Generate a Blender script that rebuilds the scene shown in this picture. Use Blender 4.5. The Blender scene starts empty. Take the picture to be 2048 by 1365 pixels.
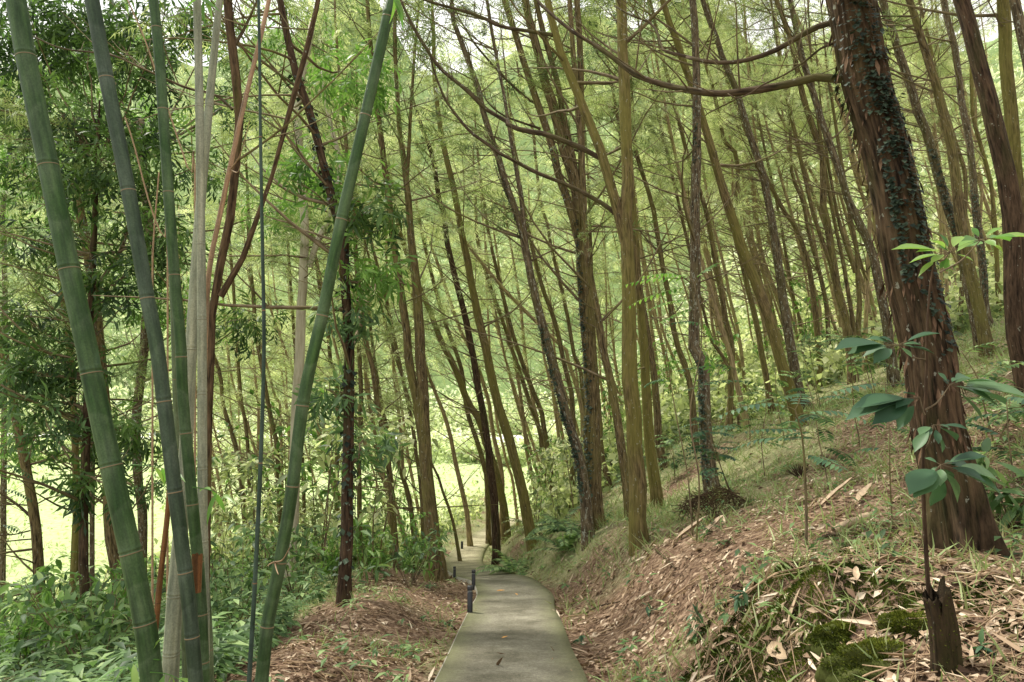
import bpy, math, random
import numpy as np
from mathutils import Vector
random.seed(7); rng = np.random.default_rng(7)
sc = bpy.context.scene
COL = sc.collection
PI = math.pi
# ------------------------------------------------------------------ camera
F = 1365.33; TH = math.atan(97.5/F); CT, ST = math.cos(TH), math.sin(TH); H = 1.6
cam = bpy.data.objects.new('camera', bpy.data.cameras.new('camera')); COL.objects.link(cam)
cam.location = (0,0,H); cam.rotation_euler = (PI/2+TH, 0, 0)
cam.data.sensor_width = 36; cam.data.lens = 24; cam.data.clip_end = 3000; cam.data.clip_start = .05
sc.camera = cam
def P(px, py, Y):
    u = (px-1024)/F; v = (682.5-py)/F; d = CT-v*ST
    return np.array([u/d*Y, Y, H+(ST+v*CT)/d*Y])
# ------------------------------------------------------------------ noise
_tab = rng.random((256,256))
def vn(x, y, s=1.0, o=0):
    x = np.asarray(x,float)/s+37.3+o*13.7; y = np.asarray(y,float)/s+11.9+o*7.1
    xi = np.floor(x).astype(int); yi = np.floor(y).astype(int); fx = x-xi; fy = y-yi
    fx = fx*fx*(3-2*fx); fy = fy*fy*(3-2*fy)
    g = lambda a,b: _tab[a&255, b&255]
    return (g(xi,yi)*(1-fx)+g(xi+1,yi)*fx)*(1-fy)+(g(xi,yi+1)*(1-fx)+g(xi+1,yi+1)*fx)*fy
def fbm(x, y, s=1.0, n=4, o=0):
    t = 0; a = .5; q = 0
    for k in range(n): t = t+a*vn(x,y,s/2**k,o+k); q += a; a *= .55
    return t/q
def sst(a, b, x):
    t = np.clip((np.asarray(x,float)-a)/(b-a),0,1); return t*t*(3-2*t)
# ------------------------------------------------------------------ terrain
path_px = [(1018,1365,5.5),(1023,1298,6.8),(1027,1233,8.8),(1026,1188,11.2),(1003,1163,13.2),(955,1149,16),(927,1128,20.5),
           (940,1100,25),(966,1075,30),(1005,1052,36),(1050,1037,42),(1110,1028,48),(1190,1022,54)]
PW = np.array([P(*p) for p in path_px])
PW = np.vstack([[-.25,2.6,PW[0,2]+.32],[-.12,4.0,PW[0,2]+.16],PW])
ctl = [(560,1365,4.6),(700,1210,9),(870,1165,10.8),(70,1285,15),(170,1315,12),(0,1365,8.5),(300,1365,6.5),(420,1310,8),(600,1140,21),
 (450,1150,25),(800,1120,22),(780,1140,17),(935,1058,32),(640,1290,6),
 (1890,1345,2.9),(1750,1340,3.1),(1500,1365,3.6),(1300,1365,4.3),(1215,1365,4.9),(1925,1105,4.5),(2040,1105,4.6),(1650,1180,4.4),
 (1290,1092,9.2),(1190,1060,12),(1070,1095,12.8),(996,1103,19),(1012,1062,26),(1420,985,13),(1325,1000,15),(1590,830,14.5),(1500,850,20),(1710,755,20),
 (1975,718,13),(2050,790,8.6),(1840,890,8),(1700,1000,6.5),(1550,1100,6),(1400,1150,6.5),(1250,1190,7.2),(1150,1195,9),
 (1700,690,35),(2040,600,25),(1400,800,32),(1230,880,36),(1110,1000,38),(1180,985,22),(1100,1060,20)]
C = [P(*p) for p in ctl]
C += [np.array(p) for p in [(-1.4,3.1,-.25),(0,0,0),(1.5,0,.3),(-1.5,0,-.1),(-4,0,-1.2),(-8,4,-3.2),(3,1,.5),(6,3,1.6),(12,8,4.5),(20,5,8),(30,30,12),(0,-8,1),(-10,-8,-2),
   (10,-8,3),(-20,5,-5.5),(-30,15,-7.3),(60,30,20),(60,70,24),(30,70,10),(14,60,1.5),(5,60,-3.5),(60,0,18),(60,-60,14),(0,-60,2),(-60,-60,-8),
   (0,44,-7.2),(3.5,54,-7)]]
C += [np.array((x,y,-7.6)) for x in (-14,-30,-60,-120) for y in (28,45,70,100)]+[np.array((x,y,-7.6)) for x in (-6,) for y in (40,60,100)]+[np.array((10,100,-6.)),np.array((-9,30,-7.2)),np.array((40,110,6)),np.array((-120,0,-7.6)),np.array((-60,10,-7.5))]
C += [p for p in PW[::2]]
C = np.array(C)
def warp(x, y): return np.arcsinh(np.asarray(x,float)/3), np.arcsinh(np.asarray(y,float)/3)
cu, cv = warp(C[:,0], C[:,1])
def ker(du, dv): return np.sqrt(du*du+dv*dv+.03)
K = ker(cu[:,None]-cu, cv[:,None]-cv)
n_ = len(C)
A_ = np.block([[K+np.eye(n_)*-.01, np.ones((n_,1))],[np.ones((1,n_)), np.zeros((1,1))]])
sol = np.linalg.solve(A_, np.append(C[:,2],0))
# dense path line
def crom(pts, m):
    pts = np.asarray(pts,float)
    if len(pts) < 3: 
        t = np.linspace(0,1,m)[:,None]; return pts[0]*(1-t)+pts[-1]*t
    q = np.vstack([2*pts[0]-pts[1], pts, 2*pts[-1]-pts[-2]]); out = []
    for i in range(1,len(q)-2):
        t = np.linspace(0,1,14,endpoint=False)[:,None]; p0,p1,p2,p3 = q[i-1],q[i],q[i+1],q[i+2]
        out.append(.5*((2*p1)+(-p0+p2)*t+(2*p0-5*p1+4*p2-p3)*t*t+(-p0+3*p1-3*p2+p3)*t**3))
    out = np.vstack(out+[pts[-1:]])
    L = np.append(0,np.cumsum(np.linalg.norm(np.diff(out,axis=0),axis=1)))
    s = np.linspace(0,L[-1],m)
    return np.stack([np.interp(s,L,out[:,k]) for k in range(3)],1)
PL = crom(PW, 260)
HALF = .6
MNDS=((1.66,4.1,.60,.42),(1.2,3.85,.42,.34),(1.75,4.75,.5,.3))
def mound(x,y):
    return np.maximum.reduce([np.exp(-(((x-a)/c)**2+((y-b)/d)**2)**1.3) for a,b,c,d in MNDS])
def pathinfo(x, y):
    x = np.asarray(x,float).ravel(); y = np.asarray(y,float).ravel()
    d = np.full(x.shape, 1e9); z = np.zeros(x.shape); near = (np.abs(x)<9)&(y>0)&(y<62)
    if near.any():
        dx = x[near][:,None]-PL[:,0]; dy = y[near][:,None]-PL[:,1]; dd = dx*dx+dy*dy; k = dd.argmin(1)
        d[near] = np.sqrt(dd[np.arange(len(k)),k]); z[near] = PL[k,2]
    return d, z
def ground(x, y, bumps=True):
    shp = np.shape(x); x = np.atleast_1d(np.asarray(x,float)).ravel(); y = np.atleast_1d(np.asarray(y,float)).ravel()
    u, v = warp(x,y); z = np.zeros(len(x))
    for i in range(0,len(x),20000):
        z[i:i+20000] = ker(u[i:i+20000,None]-cu, v[i:i+20000,None]-cv)@sol[:-1]+sol[-1]
    r = np.hypot(x,y)
    far = sst(112,128,y); z = z*(1-far)+far*-7.5
    z = z+far*np.clip((y-120)*.80,0,220)*(.72+.5*vn(x,y,70,3))
    e=mound(x,y); z=z+e*(.10+.15*(vn(x,y,.17,21)-.35)+.09*(vn(x,y,.075,22)-.5))
    fld = sst(-7.2,-7.5,z)*(1-far); 
    if bumps:
        amp = (1-fld)*sst(.5,3,r)*(1-sst(60,100,r))
        z = z+amp*((fbm(x,y,1.3,4)-.5)*.22+(vn(x,y,.22,9)-.5)*.035)
    d, zp = pathinfo(x,y); w = sst(HALF-.02,HALF+1.3,d); w2 = sst(HALF-.1,HALF+.12,d)
    z = np.where(d<5, (zp-.03)*(1-w)+z*w, z)
    return z.reshape(shp) if shp else float(z[0])
_Y = np.concatenate([np.linspace(1.8,20,260),np.linspace(20.2,130,300)])
def cx(px): return 1/math.hypot(1,(np.clip(px,-200,2250)-1024)/F)
def hit(px, py, dmax=60):
    a = P(px,py,1.0)-np.array([0,0,H]); X = a[0]*_Y; Z = H+a[2]*_Y; g = ground(X,_Y)
    k = np.nonzero(Z<g)[0]; Y = min(_Y[k[0]] if len(k) else dmax, dmax)
    x = a[0]*Y; return np.array([x,Y,ground(x,Y)])
# ------------------------------------------------------------------ mesh builder
class MB:
    def __init__(s): s.v=[]; s.q=[]; s.qm=[]; s.tc=[]; s.tone=[]; s.n=0
    def add(s, v, q, m=0, tc=None, tone=None):
        v = np.asarray(v,float); q = np.asarray(q,int)
        s.v.append(v); s.q.append(q+s.n); s.qm.append(np.full(len(q),m) if np.isscalar(m) else np.asarray(m))
        s.tc.append(v if tc is None else tc)
        s.tone.append(np.zeros(len(v)) if tone is None else (np.full(len(v),tone) if np.isscalar(tone) else np.asarray(tone)))
        s.n += len(v)
    def build(s, name, mats, parent=None, origin=None, smooth=True):
        me = bpy.data.meshes.new(name)
        v = np.vstack(s.v); q = np.vstack(s.q); qm = np.concatenate(s.qm)
        o = np.zeros(3) if origin is None else np.asarray(origin,float)
        me.vertices.add(len(v)); me.vertices.foreach_set('co',(v-o).astype(np.float32).ravel())
        me.loops.add(q.size); me.loops.foreach_set('vertex_index',q.astype(np.int32).ravel())
        me.polygons.add(len(q)); me.polygons.foreach_set('loop_start',np.arange(0,q.size,4,dtype=np.int32))
        me.polygons.foreach_set('material_index',qm.astype(np.int32))
        if smooth: me.polygons.foreach_set('use_smooth',np.ones(len(q),bool))
        a = me.attributes.new('tc','FLOAT_VECTOR','POINT'); a.data.foreach_set('vector',np.vstack(s.tc).astype(np.float32).ravel())
        a = me.attributes.new('tone','FLOAT','POINT'); a.data.foreach_set('value',np.concatenate(s.tone).astype(np.float32))
        me.update(calc_edges=True)
        for m in (mats if isinstance(mats,(list,tuple)) else [mats]): me.materials.append(m)
        ob = bpy.data.objects.new(name, me); COL.objects.link(ob)
        if parent is not None: ob.parent = parent
        elif origin is not None: ob.location = o
        return ob
def tag(o, label=None, cat=None, group=None, kind=None):
    if label: o['label'] = label
    if cat: o['category'] = cat
    if group: o['group'] = group
    if kind: o['kind'] = kind
    return o
def thing(name, loc, label, cat, group=None):
    o = bpy.data.objects.new(name,None); COL.objects.link(o); o.location = tuple(loc); o.empty_display_size = .1
    return tag(o,label,cat,group)
def unit(a): return a/np.maximum(np.linalg.norm(a,axis=-1,keepdims=True),1e-9)
def frames(p):
    t = unit(np.gradient(p,axis=0)); mt = np.abs(t.mean(0)); ref = np.zeros(3); ref[mt.argmin()] = 1
    a = unit(ref-(t@ref)[:,None]*t); b = np.cross(t,a); return t,a,b
def tube(mb, p, r, sides=8, m=0, disp=None, tone=None, s0=0, cap=True):
    p = np.asarray(p,float); n = len(p); r = np.broadcast_to(r,(n,)).astype(float)
    t,a,b = frames(p); th = np.arange(sides)*2*PI/sides
    L = np.append(0,np.cumsum(np.linalg.norm(np.diff(p,axis=0),axis=1)))+s0
    R = r[:,None]*np.ones((1,sides))
    if disp is not None: R = R*disp(th[None,:],L[:,None])
    v = p[:,None]+R[...,None]*(np.cos(th)[None,:,None]*a[:,None]+np.sin(th)[None,:,None]*b[:,None])
    tc = np.stack([np.cos(th)[None]*r[:,None],np.sin(th)[None]*r[:,None],L[:,None]*np.ones((1,sides))],-1)
    i = np.arange(n-1)[:,None]*sides; j = np.arange(sides)[None]; k = (j+1)%sides
    q = np.stack([i+j,i+k,i+sides+k,i+sides+j],-1).reshape(-1,4)
    tn = None if tone is None else np.repeat(np.broadcast_to(tone,(n,)),sides)
    V = v.reshape(-1,3); T = tc.reshape(-1,3)
    if cap and sides%2==0:
        base = (n-1)*sides; cq = [[base+kk,base+kk+1,base+sides-2-kk,base+sides-1-kk] for kk in range(sides//2-1)]
        q = np.vstack([q,cq])
    mb.add(V,q,m,T,tn)
def proj(q):
    q=np.atleast_2d(q); v=(q[:,2]-H)/q[:,1]; vv=(v*CT-ST)/(CT+v*ST); d=CT-vv*ST; return 1024+F*q[:,0]/q[:,1]*d, 682.5-F*vv
def leafgrid(L=1, W=.4, fold=.12, droop=.15, n=4, tip=1.0, shape='ovate'):
    xs = np.linspace(0,1,n+1); pk = {'ovate':.38,'obovate':.62,'lance':.4}[shape]
    w = np.where(xs<pk, np.sin(xs/pk*PI/2)**.8, np.cos((xs-pk)/(1-pk)*PI/2)**tip)*W/2
    v = []
    for x,ww in zip(xs,w):
        for sgn in (-1,0,1): v.append((x*L, sgn*ww, abs(sgn)*ww*fold*2-droop*L*x*x))
    q = []
    for i in range(n):
        for c in range(2): a = i*3+c; q.append((a,a+3,a+4,a+1))
    return np.array(v), np.array(q)
def place(mb, tv, tq, pos, d, up, scale, m=0, tone=None):
    pos = np.atleast_2d(pos); M = len(pos)
    if M == 0: return
    d = unit(np.broadcast_to(d,(M,3))); s = unit(np.cross(np.broadcast_to(up,(M,3)),d)+1e-6); u = np.cross(d,s)
    scale = np.broadcast_to(scale,(M,))
    V = pos[:,None]+scale[:,None,None]*(tv[None,:,0:1]*d[:,None]+tv[None,:,1:2]*s[:,None]+tv[None,:,2:3]*u[:,None])
    Q = tq[None]+(np.arange(M)*len(tv))[:,None,None]
    if tone is None: tone = rng.random(M)
    mb.add(V.reshape(-1,3),Q.reshape(-1,4),m,None,np.repeat(np.broadcast_to(tone,(M,)),len(tv)))
RH = (np.array([(0,0,0),(.45,-.5,0.05),(1,0,-.05),(.45,.5,.05)],float), np.array([[0,1,2,3]]))
def rh(L, W): v = RH[0].copy(); v[:,0]*=L; v[:,1]*=W; return v, RH[1]
def merge(parts):
    V=[];Q=[];n=0
    for v,q in parts: V.append(v); Q.append(q+n); n+=len(v)
    return np.vstack(V), np.vstack(Q)
def xf(part, ang, pos, tilt=0, roll=0):
    v,q = part; c,s = math.cos(roll),math.sin(roll); v = np.stack([v[:,0], v[:,1]*c-v[:,2]*s, v[:,1]*s+v[:,2]*c],1)
    c,s = math.cos(tilt),math.sin(tilt); v = np.stack([v[:,0]*c-v[:,2]*s, v[:,1], v[:,0]*s+v[:,2]*c],1)
    c,s = math.cos(ang),math.sin(ang)
    return np.stack([v[:,0]*c-v[:,1]*s, v[:,0]*s+v[:,1]*c, v[:,2]],1)+np.array(pos), q
def spray_tpl(n=9, seed=0):
    r = random.Random(seed); parts = []
    for i in range(n):
        x = (i+.5)/n; L = .42*(1-x*.75)
        for sg in (-1,1):
            parts.append(xf(rh(L*r.uniform(.8,1.2),.027),sg*r.uniform(.45,.95),(x*.95,0,-.18*x*x+r.uniform(-.03,.03)),r.uniform(-.4,.15)))
    parts.append(xf(rh(.4,.035),0,(.75,0,-.12),-.3))
    return merge(parts)
SPR = [spray_tpl(12,i) for i in range(4)]
def twig_tpl(n=7, L=.42, W=.17, seed=0, tilt=.5):
    r = random.Random(seed); parts = []
    for i in range(n):
        x = (i+1)/n; sg = 1 if i%2 else -1
        parts.append(xf(leafgrid(L*r.uniform(.8,1.15),W,.1,.2,2),sg*r.uniform(.5,1.1)*(1-.6*(i==n-1)),(x*.75,0,-.1*x),-r.uniform(-.1,tilt),r.uniform(-.5,.5)))
    return merge(parts)
TWG = [twig_tpl(7,seed=i) for i in range(4)]
LNG = [twig_tpl(7,.5,.11,seed=i+9,tilt=1.1) for i in range(4)]
def rdir(n, zb=0, zs=1.0):
    v = rng.normal(size=(n,3)); v[:,2] = v[:,2]*zs+zb; return unit(v)
# ------------------------------------------------------------------ materials
def newmat(name):
    m = bpy.data.materials.new(name); m.use_nodes = True; nt = m.node_tree; nt.nodes.clear()
    out = nt.nodes.new('ShaderNodeOutputMaterial'); return m, nt, out
def N(nt, t, **kw):
    n = nt.nodes.new(t)
    for k,v in kw.items():
        if k in n.inputs: n.inputs[k].default_value = v
        else: setattr(n,k,v)
    return n
def ramp(nt, fac, stops):
    r = nt.nodes.new('ShaderNodeValToRGB'); e = r.color_ramp.elements
    while len(e) < len(stops): e.new(.5)
    for k,(p,c) in enumerate(stops): e[k].position = p; e[k].color = (*c,1) if len(c)==3 else c
    nt.links.new(fac, r.inputs[0]); return r.outputs[0]
def mix(nt, f, a, b, mode='MIX'):
    m = nt.nodes.new('ShaderNodeMix'); m.data_type='RGBA'; m.blend_type = mode
    for sck,val in ((m.inputs[0],f),(m.inputs[6],a),(m.inputs[7],b)):
        if isinstance(val,bpy.types.NodeSocket): nt.links.new(val,sck)
        else: sck.default_value = val if isinstance(val,float) else (*val,1)
    return m.outputs[2]
def noise(nt, vec, scale, detail=4, rough=.6, stretch=None, dist=0):
    if stretch:
        mp = N(nt,'ShaderNodeMapping'); mp.inputs['Scale'].default_value = stretch; nt.links.new(vec,mp.inputs[0]); vec = mp.outputs[0]
    n = N(nt,'ShaderNodeTexNoise',Scale=scale,Detail=detail,Roughness=rough,Distortion=dist); nt.links.new(vec,n.inputs['Vector']); return n.outputs[0]
def attr(nt, name, vec=False):
    a = N(nt,'ShaderNodeAttribute',attribute_name=name); return a.outputs['Vector' if vec else 'Fac']
def objpos(nt): return N(nt,'ShaderNodeNewGeometry').outputs['Position']
def bump(nt, h, strength, dist):
    b = N(nt,'ShaderNodeBump',Strength=strength,Distance=dist); nt.links.new(h,b.inputs['Height']); return b.outputs[0]
def finish(nt, out, col, rough=.8, nrm=None, spec=.3):
    b = N(nt,'ShaderNodeBsdfPrincipled'); nt.links.new(col,b.inputs['Base Color'])
    if isinstance(rough,float): b.inputs['Roughness'].default_value = rough
    else: nt.links.new(rough,b.inputs['Roughness'])
    b.inputs['Specular IOR Level'].default_value = spec
    if nrm is not None: nt.links.new(nrm,b.inputs['Normal'])
    nt.links.new(b.outputs[0],out.inputs[0]); return b
def leafmat(name, cols, trans=.35, rough=.55, spec=.3):
    m, nt, out = newmat(name); t = attr(nt,'tone')
    n = noise(nt,objpos(nt),.9,2)
    ad = N(nt,'ShaderNodeMath',operation='MULTIPLY_ADD'); nt.links.new(n,ad.inputs[0]); ad.inputs[1].default_value=.9; ad.inputs[2].default_value=-.45
    a2 = N(nt,'ShaderNodeMath',operation='ADD',use_clamp=True); nt.links.new(t,a2.inputs[0]); nt.links.new(ad.outputs[0],a2.inputs[1])
    c = ramp(nt,a2.outputs[0],[(i/(len(cols)-1),c) for i,c in enumerate(cols)])
    b = N(nt,'ShaderNodeBsdfPrincipled',Roughness=rough); b.inputs['Specular IOR Level'].default_value=spec; nt.links.new(c,b.inputs['Base Color'])
    tr = N(nt,'ShaderNodeBsdfTranslucent'); c2 = mix(nt,1.0,c,(1.12,1.22,.8),'MULTIPLY'); nt.links.new(c2,tr.inputs[0])
    ms = N(nt,'ShaderNodeMixShader'); ms.inputs[0].default_value = trans
    nt.links.new(b.outputs[0],ms.inputs[1]); nt.links.new(tr.outputs[0],ms.inputs[2]); nt.links.new(ms.outputs[0],out.inputs[0]); return m
def barkmat(name, dark, light, moss=(.10,.095,.02), mossamt=.5, lichen=.5, bs=.8, fib=1.0):
    m, nt, out = newmat(name); tc = attr(nt,'tc',True); pos = objpos(nt)
    f = noise(nt,tc,38*fib,5,.65,(1,1,.13)); f2 = noise(nt,tc,9*fib,3,.6,(1,1,.3))
    mu = N(nt,'ShaderNodeMath',operation='MULTIPLY'); nt.links.new(f,mu.inputs[0]); nt.links.new(f2,mu.inputs[1])
    c = ramp(nt,f,[(.34,dark),(.5,tuple((a+b)/2 for a,b in zip(dark,light))),(.68,light)])
    c = mix(nt,.55,c,ramp(nt,f2,[(.3,(.55,.5,.45)),(.7,(1.35,1.3,1.2))]),'MULTIPLY')
    mn = noise(nt,pos,2.1,4,.65,(1,1,.35)); mf = ramp(nt,mn,[(.62-.3*mossamt,(0,0,0)),(.85-.3*mossamt,(1,1,1))])
    mcol = mix(nt,f,tuple(x*.55 for x in moss),tuple(x*1.5 for x in moss))
    sc_ = N(nt,'ShaderNodeMath',operation='MULTIPLY'); nt.links.new(mf,sc_.inputs[0]); sc_.inputs[1].default_value=.85
    c = mix(nt,sc_.outputs[0],c,mcol)
    ln = noise(nt,tc,26,3,.7,(1,1,.55)); lf = ramp(nt,ln,[(.70-.1*lichen,(0,0,0)),(.735-.1*lichen,(1,1,1))])
    ll = N(nt,'ShaderNodeMath',operation='MULTIPLY'); nt.links.new(lf,ll.inputs[0]); ll.inputs[1].default_value=.75
    c = mix(nt,ll.outputs[0],c,(.33,.34,.27))
    finish(nt,out,c,.9,bump(nt,mu.outputs[0],bs,.03),.15); return m
def plain(name, col, rough=.6, var=.3, scale=8, spec=.3, bs=0):
    m, nt, out = newmat(name); tc = attr(nt,'tc',True); f = noise(nt,tc,scale,5)
    c = ramp(nt,f,[(.3,tuple(x*(1-var) for x in col)),(.7,tuple(min(1,x*(1+var)) for x in col))])
    finish(nt,out,c,rough,bump(nt,f,bs,.01) if bs else None,spec); return m
M = {}
M['bark'] = barkmat('brown fibrous bark',(.018,.013,.007),(.25,.19,.10),(.155,.14,.042),mossamt=.62,lichen=.7)
M['barkbig'] = barkmat('shaggy dark bark',(.008,.006,.004),(.135,.092,.056),(.055,.055,.017),mossamt=.45,lichen=.6,bs=1.0,fib=.75)
M['barkmoss'] = barkmat('mossy bark',(.022,.016,.008),(.25,.19,.095),(.155,.14,.036),mossamt=.95)
M['barkdark'] = barkmat('dark bark',(.014,.009,.006),(.11,.072,.045),(.05,.055,.018),mossamt=.3,lichen=.4)
M['barkred'] = barkmat('red brown bark',(.018,.012,.007),(.15,.10,.058),mossamt=.2,lichen=.1)
M['barkgrey'] = barkmat('grey lichen bark',(.022,.016,.010),(.21,.165,.105),(.095,.09,.03),mossamt=.4,lichen=1.2)
M['barkpale'] = barkmat('smooth pale bark',(.36,.33,.24),(.56,.53,.42),(.2,.17,.08),mossamt=.25,lichen=.2,bs=.15,fib=.4)
M['barkfar'] = barkmat('far hazy bark',(.12,.09,.048),(.46,.36,.21),(.30,.27,.10),mossamt=.5,lichen=.1,bs=.3)  # paler bark for distant trunks, haze mixed into the colour
M['twig'] = barkmat('twig bark',(.06,.045,.03),(.30,.24,.15),(.15,.14,.04),mossamt=.5,lichen=0)
M['twigfar'] = barkmat('far twig bark',(.12,.09,.055),(.36,.29,.18),(.2,.19,.09),mossamt=.4,lichen=0,bs=.2)  # twig colours lightened with distance haze painted in
M['needle'] = leafmat('cypress foliage',[(.04,.075,.028),(.14,.195,.075),(.30,.36,.15),(.56,.60,.32)],.5)
M['needlefar'] = leafmat('hazy cypress foliage',[(.11,.15,.07),(.32,.375,.18),(.60,.63,.35),(.92,.92,.66)],.5)  # paler copy of the foliage, haze put into its colours
M['wood'] = leafmat('far wood foliage',[(.28,.34,.18),(.54,.60,.36),(.78,.81,.56),(.93,.94,.80)],.35,.8)  # hillside leaves paled: haze and brightness put into the colour
M['broad'] = leafmat('broad leaves',[(.025,.055,.018),(.06,.115,.03),(.12,.21,.05),(.24,.40,.10)],.35,.45)
M['broadlight'] = leafmat('light green broad leaves',[(.08,.16,.04),(.13,.25,.055),(.2,.36,.08),(.3,.48,.12)],.45,.45)  # paler green ramp than the broad leaves above
M['blueleaf'] = leafmat('blue green undergrowth',[(.04,.08,.03),(.09,.165,.06),(.17,.28,.10),(.34,.46,.19)],.35,.5,.3)
M['sapleaf'] = leafmat('glossy sapling leaf',[(.025,.07,.035),(.05,.115,.055),(.08,.165,.075),(.13,.23,.10)],.3,.5,.4)
M['sapbright'] = leafmat('bright sapling leaf',[(.06,.16,.03),(.10,.24,.045),(.15,.32,.06),(.28,.42,.10)],.45,.4,.5)
M['grass'] = leafmat('grass',[(.36,.31,.16),(.24,.29,.11),(.30,.40,.16),(.48,.52,.28)],.3,.7)
M['straw'] = leafmat('dry leaf litter',[(.06,.034,.022),(.22,.14,.09),(.42,.31,.21),(.74,.63,.48)],.1,.8,.15)
M['moss'] = leafmat('moss',[(.018,.026,.006),(.04,.058,.010),(.08,.105,.014),(.17,.19,.03)],.1,.95,.05)
M['ivy'] = leafmat('dark climbing leaves',[(.010,.018,.011),(.022,.036,.022),(.036,.058,.035),(.08,.115,.07)],.1,.6,.25)
M['fieldgrass'] = leafmat('field grass',[(.26,.34,.14),(.38,.48,.21),(.52,.6,.3),(.68,.74,.44)],.3,.8)
M['branchbark'] = barkmat('branch bark',(.018,.012,.008),(.13,.095,.06),(.09,.085,.028),mossamt=.6,lichen=.4)
M['black'] = plain('black painted metal',(.018,.018,.02),.45,.25,20,.5)
M['stick'] = plain('dead stick',(.33,.23,.14),.8,.4,30,.2,.3)
M['sheath'] = plain('dry bamboo sheath',(.38,.28,.18),.6,.35,22,.3,.3)
# ------------------------------------------------------------------ world and sun
w = bpy.data.worlds.new("World"); sc.world = w; w.use_nodes = True; nt = w.node_tree; nt.nodes.clear()
sky = nt.nodes.new('ShaderNodeTexSky'); sky.sky_type='NISHITA'; sky.sun_disc=False
SE, SR = math.radians(58), math.radians(-50)
sky.sun_elevation = SE; sky.sun_rotation = SR; sky.dust_density = 4; sky.air_density = 1.2
hs = N(nt,'ShaderNodeHueSaturation',Saturation=.12,Value=1.0); nt.links.new(sky.outputs[0],hs.inputs['Color'])
cm = mix(nt,.62,hs.outputs[0],(13.2,13.1,12.7))
bg = N(nt,'ShaderNodeBackground',Strength=.15); nt.links.new(cm,bg.inputs[0])
wo = nt.nodes.new('ShaderNodeOutputWorld'); nt.links.new(bg.outputs[0],wo.inputs[0])
sl = bpy.data.lights.new('sun','SUN'); so = bpy.data.objects.new('sun',sl); COL.objects.link(so)
sl.energy = 5.0; sl.angle = math.radians(4); sl.color = (1,.95,.84)
sdir = Vector((math.sin(SR)*math.cos(SE), math.cos(SR)*math.cos(SE), math.sin(SE)))
so.rotation_euler = sdir.to_track_quat('Z','Y').to_euler()
sc.render.engine='CYCLES'; sc.view_settings.view_transform='Standard'; sc.view_settings.look='None'; sc.view_settings.exposure=0
sc.cycles.max_bounces=7; sc.cycles.diffuse_bounces=4; sc.cycles.transmission_bounces=4; sc.cycles.glossy_bounces=2; sc.cycles.use_denoising=True
# ------------------------------------------------------------------ ground sheet
def green(x, y):
    x=np.asarray(x,float); y=np.asarray(y,float); n = fbm(x,y,2.2,4,20)
    right = sst(8.5,15,y+1.1*(x-.8))*.58+.06
    right = np.where(x>0, right, .22+.55*sst(7,15,y))
    left = sst(-1.6,-3.2,x+.06*y)*.9+.15
    g = np.where(x<-.3, np.maximum(left,.15+.5*sst(12,20,y)), right)
    return np.clip(g+(n-.5)*1.5,0,1)
nu, nv = 470, 430
u = np.linspace(-5.6,5.6,nu); v = np.linspace(-3.2,5.75,nv); gx = 3*np.sinh(u); gy = 3*np.sinh(v)
X, Y = np.meshgrid(gx,gy); Z = ground(X,Y)
i = np.arange(nv-1)[:,None]*nu; j = np.arange(nu-1)[None]
q = np.stack([i+j,i+j+1,i+j+nu+1,i+j+nu],-1).reshape(-1,4)
fldm = sst(-7.15,-7.35,Z)*(1-sst(118,128,Y))*sst(20,26,Y-X*.2)
g = MB(); g.add(np.stack([X,Y,Z],-1).reshape(-1,3),q,0,np.stack([green(X,Y),fldm,sst(116,124,Y)],-1).reshape(-1,3))
m, nt, out = newmat('forest floor'); a = N(nt,'ShaderNodeAttribute',attribute_name='tc'); sp = N(nt,'ShaderNodeSeparateXYZ'); nt.links.new(a.outputs['Vector'],sp.inputs[0])
pos = objpos(nt); f = noise(nt,pos,14,7,.72); f2 = noise(nt,pos,2.1,5,.6); f3 = noise(nt,pos,55,3,.7,(1,.5,1))
lit = ramp(nt,f,[(.32,(.045,.026,.017)),(.48,(.16,.105,.07)),(.58,(.29,.21,.145)),(.7,(.52,.43,.32))])
lit = mix(nt,.5,lit,ramp(nt,f2,[(.3,(.6,.52,.48)),(.7,(1.3,1.25,1.2))]),'MULTIPLY')
grn = ramp(nt,f,[(.3,(.12,.12,.06)),(.5,(.26,.26,.13)),(.7,(.42,.41,.23))])
gm = N(nt,'ShaderNodeMath',operation='MULTIPLY_ADD'); nt.links.new(f3,gm.inputs[0]); gm.inputs[1].default_value=.8; gm.inputs[2].default_value=-.4
g2 = N(nt,'ShaderNodeMath',operation='ADD'); nt.links.new(gm.outputs[0],g2.inputs[0]); nt.links.new(sp.outputs[0],g2.inputs[1])
gr = ramp(nt,g2.outputs[0],[(.35,(0,0,0)),(.65,(1,1,1))]); c = mix(nt,gr,lit,grn)
fc = ramp(nt,f2,[(.3,(.34,.43,.18)),(.7,(.56,.64,.33))]); c = mix(nt,sp.outputs[1],c,fc)
hc = ramp(nt,f2,[(.3,(.12,.19,.07)),(.7,(.26,.34,.13))]); c = mix(nt,sp.outputs[2],c,hc)
finish(nt,out,c,.95,bump(nt,f,.9,.04),.1); M['ground']=m
go = g.build('ground',m); tag(go,kind='structure')
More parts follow.
